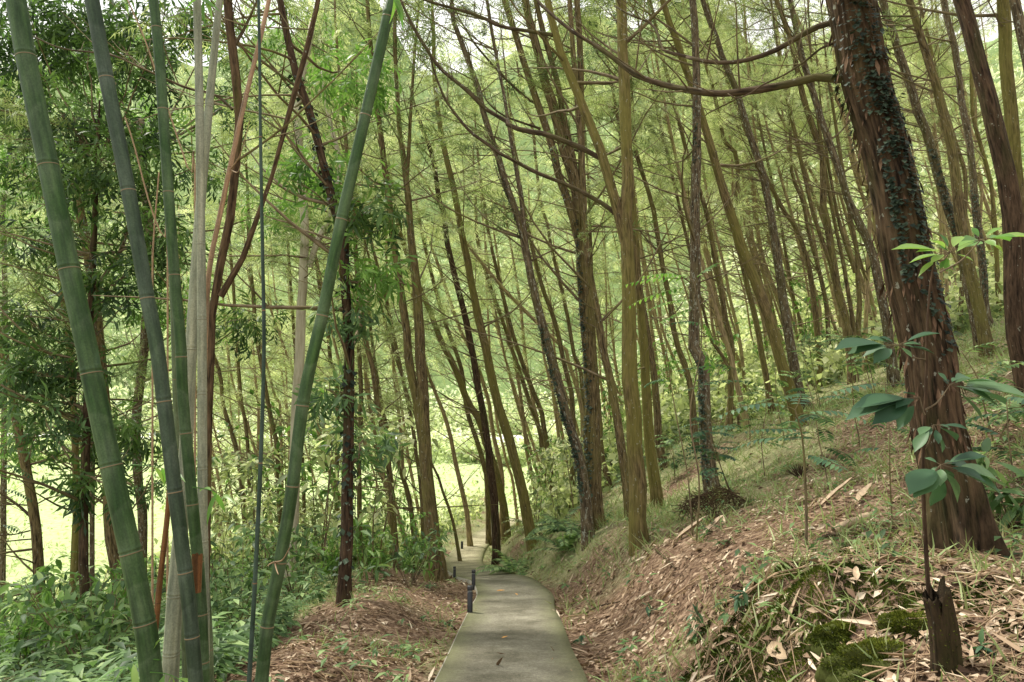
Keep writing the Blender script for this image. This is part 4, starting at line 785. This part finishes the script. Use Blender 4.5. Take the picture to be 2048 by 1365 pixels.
# low weeds
def plant(lb, base, h, nl, L, wd, tone, spread=.9, shp='ovate', n=2):
    nl=int(nl); zz=rng.random(nl)**.7; az=rng.uniform(0,2*PI,nl); p=base+np.stack([np.cos(az)*h*.12,np.sin(az)*h*.12,zz*h],1)
    d=np.stack([np.cos(az),np.sin(az),rng.uniform(-.35,.4,nl)],1); place(lb,*leafgrid(1,wd,.12,.25,n,1.,shp),p,unit(d),np.array([0,0,1.]),L*rng.uniform(.6,1.25,nl),0,np.clip(tone+rng.normal(0,.2,nl),0,1))
X,Y=scatter(5200,4.2,36,lambda x,y:np.where(x<-.16*y-1.2,1.0,.07+.2*green(x,y)+.3*green(x,y)*sst(9,20,y)),1.0,off=.5); z=ground(X,Y); mb=MB()
for x,y,zz in zip(X,Y,z):
    lf=x<-.16*y-1.2; plant(mb,np.array([x,y,zz]),rng.uniform(.12,.6) if lf else rng.uniform(.05,.3),rng.integers(7,15),(.15 if lf else .09)*(1+y/45),.36,rng.uniform(.15,.8))
tag(mb.build('undergrowth',M['blueleaf'],smooth=False),'low blue green leafy plants carpeting the ground','undergrowth',kind='stuff')
# deeper green tangle under far trees
n=5200; Y=rng.uniform(20,60,n); X=np.where(rng.random(n)<.45,rng.uniform(-.75,-.05,n),rng.uniform(.0,.9,n))*Y; d,_=pathinfo(X,Y); g_=ground(X,Y); k=(d>1.4+1.2*(Y<45))&((g_>-7.0)|(rng.random(n)<.3*(Y<30))); X,Y=X[k],Y[k]; n=len(X); z=ground(X,Y)
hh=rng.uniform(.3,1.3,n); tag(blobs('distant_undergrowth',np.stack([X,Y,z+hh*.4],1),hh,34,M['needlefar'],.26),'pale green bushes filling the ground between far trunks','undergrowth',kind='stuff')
# field texture: tufts
X=rng.uniform(-75,8,9000); Y=rng.uniform(24,100,9000); k=ground(X,Y)<-7.2; X,Y=X[k],Y[k]; mb=MB(); n=len(X)
place(mb,*rh(1,.5),np.stack([X,Y,ground(X,Y)+.1],1),rdir(n,.5),rdir(n,1),rng.uniform(.2,.5,n)); tag(mb.build('field_grass',M['fieldgrass'],smooth=False),'bright yellow green grass of the open field','grass',kind='stuff')
# ------------------------------------------------------------------ saplings, shrubs, ferns
def shrub(desc, base, h, nst, leafL, mat, wd=.34, name='shrub', cat='shrub', group=None, dens=16, lean=(0,0), shp='ovate', r=.008, spread=.45, tpl=None):
    B=np.array(base); root=thing(name,B,desc,cat,group); sb=MB(); lb=MB()
    for k in range(nst):
        az=rng.uniform(0,2*PI); d=unit(np.array([math.cos(az)*spread*(nst>1)+lean[0],math.sin(az)*spread*(nst>1)+lean[1],1])); L=h*rng.uniform(.7,1.05)
        q=B.copy()-d*.05; pts=[q]
        for i in range(6): d=unit(d+rng.normal(0,.07,3)); q=q+d*L/6; pts.append(q)
        c=crom(np.array(pts),16); tube(sb,c,np.linspace(r,r*.3,16),6,cap=False)
        m=int(dens*L/h)
        for j in range(max(3,m//3)):
            i=rng.integers(5,16); b=branch_curve(c[i].copy(),rng.uniform(0,2*PI),L*rng.uniform(.1,.28),rng.uniform(.1,.8),-.08,5); tube(sb,b,np.linspace(r*.4,.0012,5),3,cap=False)
            mm=rng.integers(4,8); jj=rng.integers(1,5,mm); dd=unit(np.gradient(b,axis=0)[jj]*2+rng.normal(0,.12,(mm,3))*1.0+rdir(mm)*.15+[0,0,-.05])
            place(lb,*leafgrid(1,wd,.12,.28,4,1.,shp),b[jj],dd,unit(np.array([0,0,1.])+rng.normal(0,.35,(mm,3))),leafL*rng.uniform(.65,1.2,mm))
    sb.build('stem',M['twig'],root,B); lb.build('foliage',mat,root,B,False); return root
def frond(sb, lb, o, az, L, el, bend, nl, leafL, wd=.35, droop=.1, r=.003):
    c=branch_curve(o,az,L,el,bend,9); c=crom(c,nl+3); tube(sb,c,np.linspace(r,r*.35,len(c)),4,cap=False); t=unit(np.gradient(c,axis=0)); up=np.array([0,0,1.]); s=unit(np.cross(t,up))
    for i in range(2,len(c)):
        sz=leafL*(1-.55*abs((i/len(c))-.45)*2*.8)
        for sg in (-1,1): place(lb,*leafgrid(1,wd,.1,.2,3),c[i][None],unit(s[i]*sg+t[i]*.45+[0,0,-droop]+rng.normal(0,.05,3))[None],np.cross(s[i],t[i])[None],sz*rng.uniform(.85,1.1),0,None)
def frondplant(desc, base, h, stempx, d, fronds, mat, name, cat, group=None, r=.006, own=None):
    B=np.array(base); root=thing(name,B,desc,cat,group); sb=MB(); lb=MB()
    if stempx is not None:
        c=crom(np.vstack([B-[0,0,.05],[P(x,y,d) for x,y in stempx]]),24); tube(sb,c,np.linspace(r,r*.4,24),7)
    for (x,y,az,L,el,bend,nl,lL) in fronds: frond(sb,lb,P(x,y,d) if x is not None else B+[0,0,.03],az,L,el,bend,nl,lL)
    sb.build('stem',M['twig'],root,B); lb.build('foliage',mat,root,B,False); return root
# foreground sapling at the right: big compound leaves on a dark stem beside the stump
Bs=hit(1872,1330); B0=Bs.copy(); root=thing('sapling',Bs,'tall sapling with big glossy leaves in whorls, its dark stem beside the broken stump','sapling'); D0=Bs[1]
c=crom(np.array([Bs-[0,0,.05]]+[P(x,y,D0) for x,y in ((1862,1250),(1852,1100),(1846,950),(1852,760),(1855,640),(1862,560),(1870,520))]),40); sb=MB(); tube(sb,c,np.linspace(.011,.004,40),8); sb.build('stem',M['barkdark'],root,Bs)
M['stumpbark']=barkmat('rotten stump wood',(.006,.005,.003),(.07,.048,.028),(.05,.05,.012),mossamt=.45,lichen=.2)
def whorl(root, px, py, d, dirs, mat, L=.13, stemto=None, wd=.5):
    o=P(px,py,d); lb=MB(); sb=MB()
    if stemto is not None: s_=crom(np.array([P(*stemto,d),(P(*stemto,d)+o)/2+[0,0,-.02],o]),10); tube(sb,s_,np.linspace(.004,.002,10),6,cap=False)
    dirs=[(a_*.75,b_*.75,c_*.95) for a_,b_,c_ in dirs]+[(a_*rng.uniform(.4,.7)+rng.normal(0,14),b_*rng.uniform(.3,.8)+rng.normal(0,14),c_*.9) for a_,b_,c_ in dirs[::2]]
    for (ax,ay,sc_) in dirs:   # picture direction of the leaf tip, in px
        tip=P(px+ax,py+ay,d+rng.uniform(-.1,.1)); v=tip-o; pet=o+v*.28; tube(sb,np.array([o,(o+pet)/2,pet]),.0013,4,cap=False)
        upv=unit(np.array([rng.normal(0,.3),-.45,1.0])); place(lb,*leafgrid(1,wd*.86,.2,.14,8,1.5,'obovate'),pet[None],unit(v)[None],upv[None],np.linalg.norm(v)*.78*sc_)
    if sb.n: sb.build('twig',M['twig'],root,B0)
    lb.build('foliage',mat,root,B0,True)
whorl(root,1900,505,D0,[(-150,-20,1),(-110,20,1),(-95,62,.9),(-50,-40,1),(-20,-45,1.2),(30,-50,1),(80,-40,1.1),(70,20,.9),(-30,50,.8)],M['sapbright'],stemto=(1870,520))
whorl(root,1962,480,D0-.2,[(-60,10,1),(50,-35,1.1),(95,-15,1),(140,-18,1),(60,25,1),(-20,-30,1.2)],M['sapbright'],stemto=(1880,545))
whorl(root,1795,690,D0,[(-150,-5,1.1),(-95,25,1),(-70,-20,1.2),(-110,10,1),(-60,40,1),(95,-35,1.2),(60,-5,1.1),(100,15,1),(40,30,1)],M['sapleaf'],stemto=(1854,720))
whorl(root,1840,795,D0-.1,[(-170,35,1.2),(-120,60,1),(-140,10,1.1),(-60,80,1),(-80,40,.9),(-50,-20,.8)],M['sapleaf'],stemto=(1850,830))
whorl(root,1900,770,D0-.1,[(60,15,1.2),(120,40,1.2),(150,-5,1),(90,80,1.1),(190,20,1.3),(-30,-35,1),(50,-30,1)],M['sapleaf'],stemto=(1850,820))
whorl(root,1868,850,D0,[(60,30,1.1),(-50,60,1.1),(30,70,1),(90,5,1),(-20,30,1)],M['sapleaf'],stemto=(1848,900))
whorl(root,1882,930,D0-.15,[(-65,50,1.35),(-15,95,1.3),(45,80,1.3),(-40,-20,1.1),(80,-25,1.1),(100,30,1.3),(150,60,1.2),(25,40,1),(115,-30,1),(-30,20,.9)],M['sapleaf'],stemto=(1847,950),wd=.62)
# mid saplings
b=hit(1612,1095); frondplant('dark stemmed sapling with pinnate leaves in the middle of the litter slope',b,0,[(1612,1000),(1605,880),(1590,820)],b[1],
  [(1605,880,2.6,.55,.25,-.08,9,.12),(1605,860,3.3,.5,.1,-.05,9,.12),(1600,840,.3,.55,.4,-.1,9,.12),(1595,830,-.4,.5,.3,-.1,8,.13),(1590,820,3.0,.65,.5,-.12,10,.13),(1590,820,.8,.5,.6,-.12,8,.12),(1607,910,-1.2,.4,.2,-.05,8,.12),(1598,850,1.8,.4,.4,-.1,8,.12)],M['sapleaf'],'sapling','sapling',r=.014)
b=hit(1392,1085); frondplant('tall thin sapling with bright yellow green fronds beside the black banded trunk',b,0,[(1398,960),(1380,830),(1402,700),(1398,610),(1385,560)],b[1],
  [(1385,560,3.3,.75,.25,-.07,9,.14),(1390,575,2.9,.8,.1,-.08,9,.14),(1395,600,3.4,.6,.0,-.05,8,.13),(1385,560,.2,.35,.6,-.05,7,.12),(1398,620,3.1,.5,.1,-.1,8,.14),(1400,640,0,.3,-.6,-.2,7,.13),(1400,690,-.2,.35,-.9,-.2,7,.13),(1385,560,2.4,.6,.5,-.1,9,.13)],M['sapbright'],'sapling','sapling',r=.012)
b=hit(1386,1075,40); frondplant('thin bare stemmed sapling with a long grey green frond reaching right',b,0,[(1375,950),(1352,830),(1335,720),(1330,640)],b[1],
  [(1335,745,0.05,1.1,.35,-.07,13,.14),(1345,790,0.0,1.25,.35,-.09,14,.15),(1340,760,3.0,.3,.2,-.1,7,.12),(1330,650,.3,.5,.4,-.1,9,.12)],M['sapleaf'],'sapling','sapling',r=.010)
b=hit(1785,1060); frondplant('pair thin sapling in front of the open slope with sparse side leaves',b,0,[(1780,950),(1778,850),(1770,760)],b[1],[(1778,900,2.9,.25,.3,-.1,5,.1),(1778,860,.3,.25,.3,-.1,5,.1),(1770,770,3.2,.45,.2,-.05,6,.13),(1770,770,-.1,.4,.2,-.05,6,.13),(1775,830,1.5,.3,.2,-.1,5,.1)],M['sapleaf'],'sapling','sapling',r=.006)
for (x,y,dsc,h) in ((730,1190,'shrub of long pointed whorled leaves left of the path, beside the ivied trunk',1.0),(1165,1290,'seedling with a few leaves at the right edge of the near path',.22),(1400,1290,'small seedling on the bare litter bank low in the picture',.35),
   (1300,1240,'tiny broad leaved seedling halfway up the litter bank',.2),(1480,1250,'seedling with pale leaves at the edge of the mossy mound',.3),(2020,1050,'leafy shrub right of the roots of the shaggy trunk',.6),(1960,1330,'small seedling beside the stump foot at the right bottom',.15)):
    b=hit(x,y); shrub(dsc,b,h,1 if h<.5 else 3,.09 if h<.5 else .24,M['sapleaf'] if h<.5 else M['blueleaf'],.3 if h<.5 else .24,'seedling' if h<.5 else 'shrub','seedling' if h<.5 else 'shrub',None,14,r=.004 if h<.5 else .007)
k=0
for (x,y,h,mt,dsc) in ((1470,1010,1.3,'sapleaf','first of the airy saplings on the mid slope, beside the twig heap'),(1530,960,1.5,'blueleaf','bushy airy sapling uphill of the twig heap'),(1660,985,1.2,'sapleaf','airy sapling between the dark tufts and the shaggy trunk'),
  (1720,900,1.6,'blueleaf','tall airy sapling left of the shaggy trunk, high on the slope'),(1570,880,1.5,'blueleaf','airy sapling at the foot of the white flecked trunk'),(1500,900,1.4,'blueleaf','airy sapling below the thin slope trunks'),(1420,930,1.0,'sapleaf','small airy sapling behind the black banded trunk'),
  (1990,900,1.0,'blueleaf','leafy sapling right of the shaggy trunk, half way up the open slope'),(2035,1000,.8,'sapleaf','low leafy sapling at the right edge above the roots'),(1640,820,1.7,'blueleaf','airy sapling right of the white flecked trunk'),(1350,960,1.2,'blueleaf','airy sapling right of the forked mossy trunk'),
  (1750,800,1.5,'blueleaf','highest airy sapling on the slope left of the shaggy trunk'),(1230,1010,.9,'blueleaf','low sapling between the forked and the four stemmed trunks')):
    b=hit(x,y); root=thing('sapling',b,dsc,'sapling'); sb=MB(); lb=MB(); nst=int(rng.integers(1,3))
    for q_ in range(nst):
        c=branch_curve(b.copy()-[0,0,.03],rng.uniform(0,6.28),h,rng.uniform(1.2,1.5),0,8); c=crom(c,18); tube(sb,c,np.linspace(.009,.004,18),6)
        for f_ in range(9): i=rng.integers(7,18); frond(sb,lb,c[i],rng.uniform(0,6.28),rng.uniform(.28,.6),rng.uniform(.0,.6),-.09,int(rng.integers(6,10)),.12,.4)
    sb.build('stem',M['twig'],root,b); lb.build('foliage',M[mt],root,b,False)
b=hit(20,1350); frondplant('leafy young plant with drooping pinnate leaves at the far left edge',b,0,[(5,1200),(-5,1050),(10,900),(30,780),(35,740)],b[1],
  [(10,900,.3,.5,.1,-.1,8,.13),(5,930,-.3,.6,.1,-.12,9,.14),(30,780,.4,.4,.5,-.1,7,.14),(30,780,2.8,.5,.3,-.1,7,.14),(35,745,1.,.4,.7,-.1,7,.14),(35,745,-.6,.4,.3,-.1,7,.14),(0,980,.1,.55,.2,-.14,9,.13),(-5,1050,.2,.5,.2,-.12,8,.13)],M['sapleaf'],'young_plant','plant',r=.008)
# ferns by the bend
for (x,y,d,dsc) in ((1085,1000,18,'pale fern at the inner bend of the path'),(1120,1010,16,'large fern right of the path bend leaner'),(1150,1040,14,'fern at the foot of the stout four stemmed trunk'),(1030,1080,15,'small fern hanging over the bank between two path trunks'),(1105,960,22,'highest fern in the fern bank behind the bend'),(1065,985,22,'fern leaning over the vanishing end of the path'),(1130,1060,13.5,'dark green fern lowest in the fern bank')):
    B=P(x,y,d); B[2]=ground(B[0],B[1]); frondplant(dsc,B,0,None,d,[(None,0,rng.uniform(0,2*PI),rng.uniform(.6,1.1),rng.uniform(.5,1.1),-.16,18,.16) for _ in range(11)],M['needlefar'] if d>17 else M['blueleaf'],'fern','fern','ferns at the path bend')
# loose saplings and shrubs among the trunks
protos=[]
def treecopy(o, parent=None):
    c=o.copy(); COL.objects.link(c); c.parent=parent
    for ch in o.children: treecopy(ch,c)
    return c
SH='bushy young shrubs among the left trunks'; SS='thin leafy saplings between the trunks'
pr=[shrub('leafy green shrub with small leaves growing low among the left hand trunks',np.array([0,0,0.]),1.5,6,.15,M['blueleaf'],.36,'shrub','shrub',SH,34,r=.01),
    shrub('leafy green shrub with small leaves growing low among the left hand trunks',np.array([0,0,0.]),1.1,7,.13,M['broadlight'],.36,'shrub','shrub',SH,30,r=.008)]
ps=[shrub('thin upright sapling with sparse light green leaves between the trunks',np.array([0,0,0.]),2.6,1,.16,M['broadlight'],.38,'sapling','sapling',SS,60,r=.012),
    shrub('thin upright sapling with sparse light green leaves between the trunks',np.array([0,0,0.]),2.0,2,.15,M['needlefar'],.36,'sapling','sapling',SS,50,r=.010,spread=.2)]
def putat(o,x,y,s): o.location=(x,y,ground(x,y)-.02); o.scale=(s,s,s); o.rotation_euler=(0,0,rng.uniform(0,6.28))
spots=[]
for k in range(44):
    d=rng.uniform(7,24); px=rng.uniform(-60,760) if k<34 else rng.uniform(690,900); B=P(px,1200,d)
    if abs(pathinfo([B[0]],[d])[0][0])<1.6: continue
    if d<9.5 and px>500: continue
    spots.append((B[0],d))
for k,(x,d) in enumerate(spots): 
    o=pr[k] if k<2 else treecopy(pr[k%2]); putat(o,x,d,rng.uniform(.7,1.25))
k=0
for q in range(150):
    d=rng.uniform(15,34); px=rng.uniform(380,1700); B=P(px,1000,d)
    if pathinfo([B[0]],[d])[0][0]<2.2: continue
    if px>1240 and d<20: continue
    o=ps[k] if k<2 else treecopy(ps[k%2]); putat(o,B[0],d,rng.uniform(.7,1.6) if px>900 else rng.uniform(.9,2.3)); k+=1
# ------------------------------------------------------------------ stump, mossy stones, sticks
Bt=hit(1893,1340); D=Bt[1]; root=thing('tree_stump',Bt,'dark rotten broken stump with a jagged top at the bottom right','stump')
c=crom(np.array([Bt-[0,0,.08],P(1888,1290,D),P(1882,1240,D),P(1872,1192,D)]),30)
def stf(th,s): return 1+.10*np.sin(th*3+s*9)+.07*np.sin(th*7-s*5)+.05*np.sin(th*13)+.25*np.exp(-s/.06)*(.5+.5*np.sin(th*4))
mb=MB(); tube(mb,c,np.linspace(.058,.047,30),48,disp=stf,cap=False); V=mb.v[0]; th=np.arange(48)*2*PI/48
jag=.10*np.clip(vn(th*1.7,th*0,1.0,77)-.3,0,1)+.05*vn(th*5,th*0,1.,78); 
for k in range(24,30): V[k*48:(k+1)*48,2]+=(k-23)/6*(jag-.03)
ctr=V[-48:].mean(0)-[0,0,.06]; n0=len(V); V2=np.vstack([V[-48:]*.72+ctr*.28-[0,0,.05],V[-48:]*.15+ctr*.85-[0,0,.02]])
Q=[(a,(a+1)%48,48+(a+1)%48,48+a) for a in range(48)]; mb.add(V2,Q); Q2=np.array([(n0-48+a,n0-48+(a+1)%48,n0+(a+1)%48,n0+a) for a in range(48)]); mb.q.append(Q2); mb.qm.append(np.zeros(48,int))
mb.build('trunk',M['stumpbark'],root,Bt)
mp=MB(); n=500; i=rng.integers(0,29*48,n); place(mp,*rh(1,.4),V[i],rdir(n,.5),rdir(n,.5),rng.uniform(.006,.014,n)); mp.build('moss',M['moss'],root,Bt,False)
def mossrock(desc, px, py, rx, ry, rz, d=None, mossy=1.0, name='mossy_stone'):
    B=hit(px,py); root=thing(name,B,desc,'stone'); a=np.linspace(0,2*PI,56,endpoint=False); b=np.linspace(-PI/2,PI/2,30); V=[]
    ph=rng.uniform(0,9)
    for bb in b:
        for aa in a:
            nx,ny,nz=math.cos(bb)*math.cos(aa),math.cos(bb)*math.sin(aa),math.sin(bb)
            f=1+.16*math.sin(nx*3.1+ph)*math.cos(ny*2.7+ph)+.10*math.sin(ny*6+nz*5+ph)+.05*math.sin(nx*13+ph)*math.sin(nz*11+ny*9); f*=1+.22*(float(vn(nx*3+ny,nz*3+ph,1.0,4))-.5)*2+.12*(float(vn(nx*8+ny*3,nz*8+ny*6+ph,1.,6))-.5)*2; V.append((nx*rx*f,ny*ry*f,nz*rz*f*(1 if nz>0 else 2)-.02))
    V=np.array(V)+B; Q=np.array([(r_*56+k,r_*56+(k+1)%56,(r_+1)*56+(k+1)%56,(r_+1)*56+k) for r_ in range(29) for k in range(56)])
    mb=MB(); mb.add(V,Q,0,V-B); mb.build('stone',M['mossbase'],root,B)
    n=int(17000*mossy); i=rng.integers(0,len(V)-57,n); t_=rng.random((n,2)); p=V[i]+(V[i+1]-V[i])*t_[:,:1]+(V[i+56]-V[i])*t_[:,1:]; p=p[(p[:,2]>B[2]-.02)]; n=len(p); nr=unit((p-B)/[rx*rx,ry*ry,rz*rz])
    k=fbm(p[:,0],p[:,1]+p[:,2],.09,3,3)>.36; p,nr=p[k],nr[k]; n=len(p); mm=MB(); place(mm,*rh(1,.3),p-nr*.002,unit(nr+rng.normal(0,.45,(n,3))),rdir(n),rng.uniform(.008,.022,n),0,np.clip(.4+.4*nr[:,2]+rng.normal(0,.2,n),0,1)); mm.build('moss',M['moss'],root,B,False)
M['mossbase']=barkmat('mossy earth',(.03,.022,.012),(.12,.10,.06),(.06,.075,.015),mossamt=1.1,lichen=.3,fib=.7)
mossrock('largest rounded mossy stone at the bottom, lowest of the mossy lumps',1745,1335,.17,.13,.12)
mossrock('mossy stone right behind the largest one, next to the stump',1822,1272,.11,.10,.09)
mossrock('small mossy lump left of the stone next to the stump',1672,1282,.10,.09,.085)
n=150000; X=rng.uniform(.6,2.7,n); Y=rng.uniform(3.1,5.4,n)
k=fbm(X,Y,.30,4,31)+.42*mound(X,Y)>.62; X,Y=X[k],Y[k]; n=len(X); z,nr=gnormal(X,Y,.02); mb=MB(); place(mb,*rh(1,.35),np.stack([X,Y,z],1),unit(nr+rng.normal(0,.5,(n,3))),rdir(n),rng.uniform(.008,.026,n),0,np.clip(fbm(X,Y,.12,3,5)*1.3-.25+rng.normal(0,.14,n),0,1))
tag(mb.build('moss',M['moss'],smooth=False),'dark and bright green moss covering the lumpy earth mound','moss',kind='stuff')
def stick(desc, px, r0, r1, name='fallen_stick', mat='stick', cat='stick', lift=.02, grp='sticks and strips on the litter bank'):
    pts=[]
    for k,(x,y) in enumerate(px): h=hit(x,y); pts.append(h+[0,0,lift+r0])
    c=crom(np.array(pts),18); B=c[0].copy(); mb=MB(); tube(mb,c+rng.normal(0,.003,c.shape),np.linspace(r0,r1,18),8); tag(mb.build(name,M[mat],None,B),desc,cat,grp)
stick('long curved fallen stick lying across the mossy mound',[(1445,1225),(1490,1200),(1545,1180),(1590,1150),(1640,1135),(1690,1145)],.010,.005)
stick('thin forked twig standing in the moss below the long stick',[(1650,1235),(1645,1210),(1630,1180),(1615,1150)],.005,.003)
stick('short pale twig propped on the lowest mossy stone',[(1685,1365),(1692,1330),(1700,1315)],.006,.005)
stick('thick rolled tan bamboo sheath lying on the slope',[(1668,1075),(1700,1060),(1738,1047)],.028,.04,'bamboo_sheath','sheath','bamboo sheath')
stick('dark thin fallen branch across the middle of the bank',[(1170,1235),(1200,1220),(1240,1210)],.012,.006,mat='branchbark')
stick('grey fallen branch on the upper litter slope beside the roots',[(1930,1180),(1965,1165),(2005,1150)],.012,.008)
stick('dark half buried branch near the sheath',[(1640,1092),(1680,1082),(1725,1078)],.013,.010,mat='branchbark')
stick('broken branch on the bank below the forked mossy trunk',[(1310,1105),(1345,1140),(1352,1147)],.014,.010,mat='branchbark')
stick('long stick pointing down the bank toward the path',[(1330,1215),(1380,1185),(1430,1160)],.009,.006)
stick('pale straight cane lying high on the litter ridge',[(1580,1010),(1680,1006),(1790,1003)],.009,.007)
def strip(desc, px, py, ang, L, W, name='bark_strip', cat='bark strip', mat='sheath'):
    B=hit(px,py)+[0,0,.025]; v,q=leafgrid(1,W/L,.35,-.12,8,.6); v=v.copy(); v[:,1]+=np.random.default_rng(int(px)).normal(0,.012,len(v)); mb=MB(); z,nn=gnormal(np.array([B[0]]),np.array([B[1]])); d=np.array([math.cos(ang),math.sin(ang),.0]); d=unit(d-nn[0]*(d@nn[0]))
    mb.add(*[x for x in (B+L*(v[:,0:1]*d+v[:,1:2]*np.cross(nn[0],d)+v[:,2:3]*nn[0]),q)],0,v*L); tag(mb.build(name,M[mat],None,B),desc,cat,'sticks and strips on the litter bank')
strip('broad pale wood chip left of the mossy stones',1575,1268,.0,.24,.05)
strip('pale wood chip sticking up above the mossy stones',1715,1200,1.1,.12,.035)
strip('crumpled pale sheath at the bottom edge below the wood chip',1575,1335,1.7,.22,.09)
strip('pale sheath lying at the foot of the black banded trunk slope',1350,1090,.1,.5,.11)
strip('second flat sheath above the bank crest',1400,1085,.4,.45,.09)
strip('long shredded sheath on the ridge left of the big trunk',1640,1025,.2,.5,.08)
strip('short shredded sheath right of the long one on the ridge',1710,1018,.5,.35,.08)
strip('pale torn sheath low on the right bank beside the path',1225,1165,1.3,.3,.07)
strip('orange fallen leaf lying in the middle of the path',992,1186,.1,.20,.09,'fallen_leaf','leaf','leaforange')if 'leaforange' in M else None
M['leaforange']=plain('orange dead leaf',(.55,.28,.08),.6,.3,30)
def pathleaf(desc,px,py,d,L,W,ang):
    B=P(px,py,d); B[2]=PL[np.abs(PL[:,1]-d).argmin(),2]+.045; v,q=leafgrid(1,W/L,.2,-.1,4); mb=MB(); dd=np.array([math.cos(ang),math.sin(ang),0]); mb.add(B+L*(v[:,0:1]*dd+v[:,1:2]*np.array([-dd[1],dd[0],0])+v[:,2:3]*np.array([0,0,1.])),q); tag(mb.build('fallen_leaf',M['leaforange'],None,B),desc,'leaf')
pathleaf('orange fallen leaf lying on the path near the bollards',992,1186,11.3,.15,.06,.05)
pathleaf('small dry leaf on the near part of the path',1003,1288,7.1,.08,.03,.6)
pathleaf('small dry leaf left of the path centre farther on',1035,1196,10.6,.08,.03,2.)
# brush pile
B=hit(1440,1030); root=thing('brush_pile',B,'heap of dry reddish twigs and fern litter behind the slope crest','brush pile'); mb=MB()
for k in range(260):
    a=rng.uniform(0,2*PI); rr=rng.random()**.6; p=B+np.array([math.cos(a)*rr*.55,math.sin(a)*rr*.4,(1-rr)*.32+.02]); t_=unit(rdir(1)[0]*[1,1,.5]); L_=rng.uniform(.15,.45); tube(mb,np.array([p-t_*L_/2,p+[0,0,.03],p+t_*L_/2-[0,0,.04]]),rng.uniform(.003,.006),3,cap=False)
mb.build('twig_heap',M['twigred'] if 'twigred' in M else M['barkred'],root,B)
for (x,y,dsc) in ((1648,940,'small dark tuft of dead fern stubs high on the slope'),(1600,960,'dark clump of upright stubs just below the upper tuft')):
    B=hit(x,y); mb=MB()
    for k in range(40): t_=unit(np.array([rng.normal(0,.6),rng.normal(0,.6),1])); tube(mb,np.array([B,B+t_*.08,B+t_*.2]),np.array([.01,.006,.002]),4,cap=False)
    tag(mb.build('dead_fern_tuft',M['barkdark'],None,B),dsc,'fern')
# --- labels for the slender trunks: each named by the gap it stands in and its order there -----
ORD=['first','second','third','fourth','fifth','sixth','seventh','eighth','ninth','tenth','eleventh','twelfth','thirteenth','fourteenth','fifteenth','sixteenth','seventeenth','eighteenth','nineteenth','twentieth']+['%dth'%k for k in range(21,60)]
ZN=[(-9e9,690,'between bamboo and ivied dark trunk'),(690,872,'between ivied and double stemmed trunks'),
 (872,1068,'between double stemmed trunk and path bend'),(1068,1283,'between path bend and forked mossy trunk'),
 (1283,1424,'between forked mossy and black banded trunks'),(1424,1610,'between black banded and white flecked trunks'),
 (1610,1860,'between white flecked and shaggy trunks'),(1860,9e9,'right of the shaggy trunk')]
for grp,adj in ((G,'slender trunk'),('hazy background trunks of the plantation','hazy far trunk')):
    for a,b,txt in ZN:
        L_=sorted([(px,r) for r,px,d in trees if 'label' not in r and r.get('group')==grp and a<=px<b],key=lambda t:t[0])
        for k,(px,r) in enumerate(L_): r['_l']='%s from left of the %ss %s'%(ORD[k],adj,txt) if len(L_)>1 else 'the single %s %s'%(adj,txt)
for r,px,d in trees:
    if '_l' in r: r['label']=r['_l']; del r['_l']

for o in bpy.data.objects:
    if 'label' in o and not 4<=len(o['label'].split())<=16: print('LONG',len(o['label'].split()),o['label'])
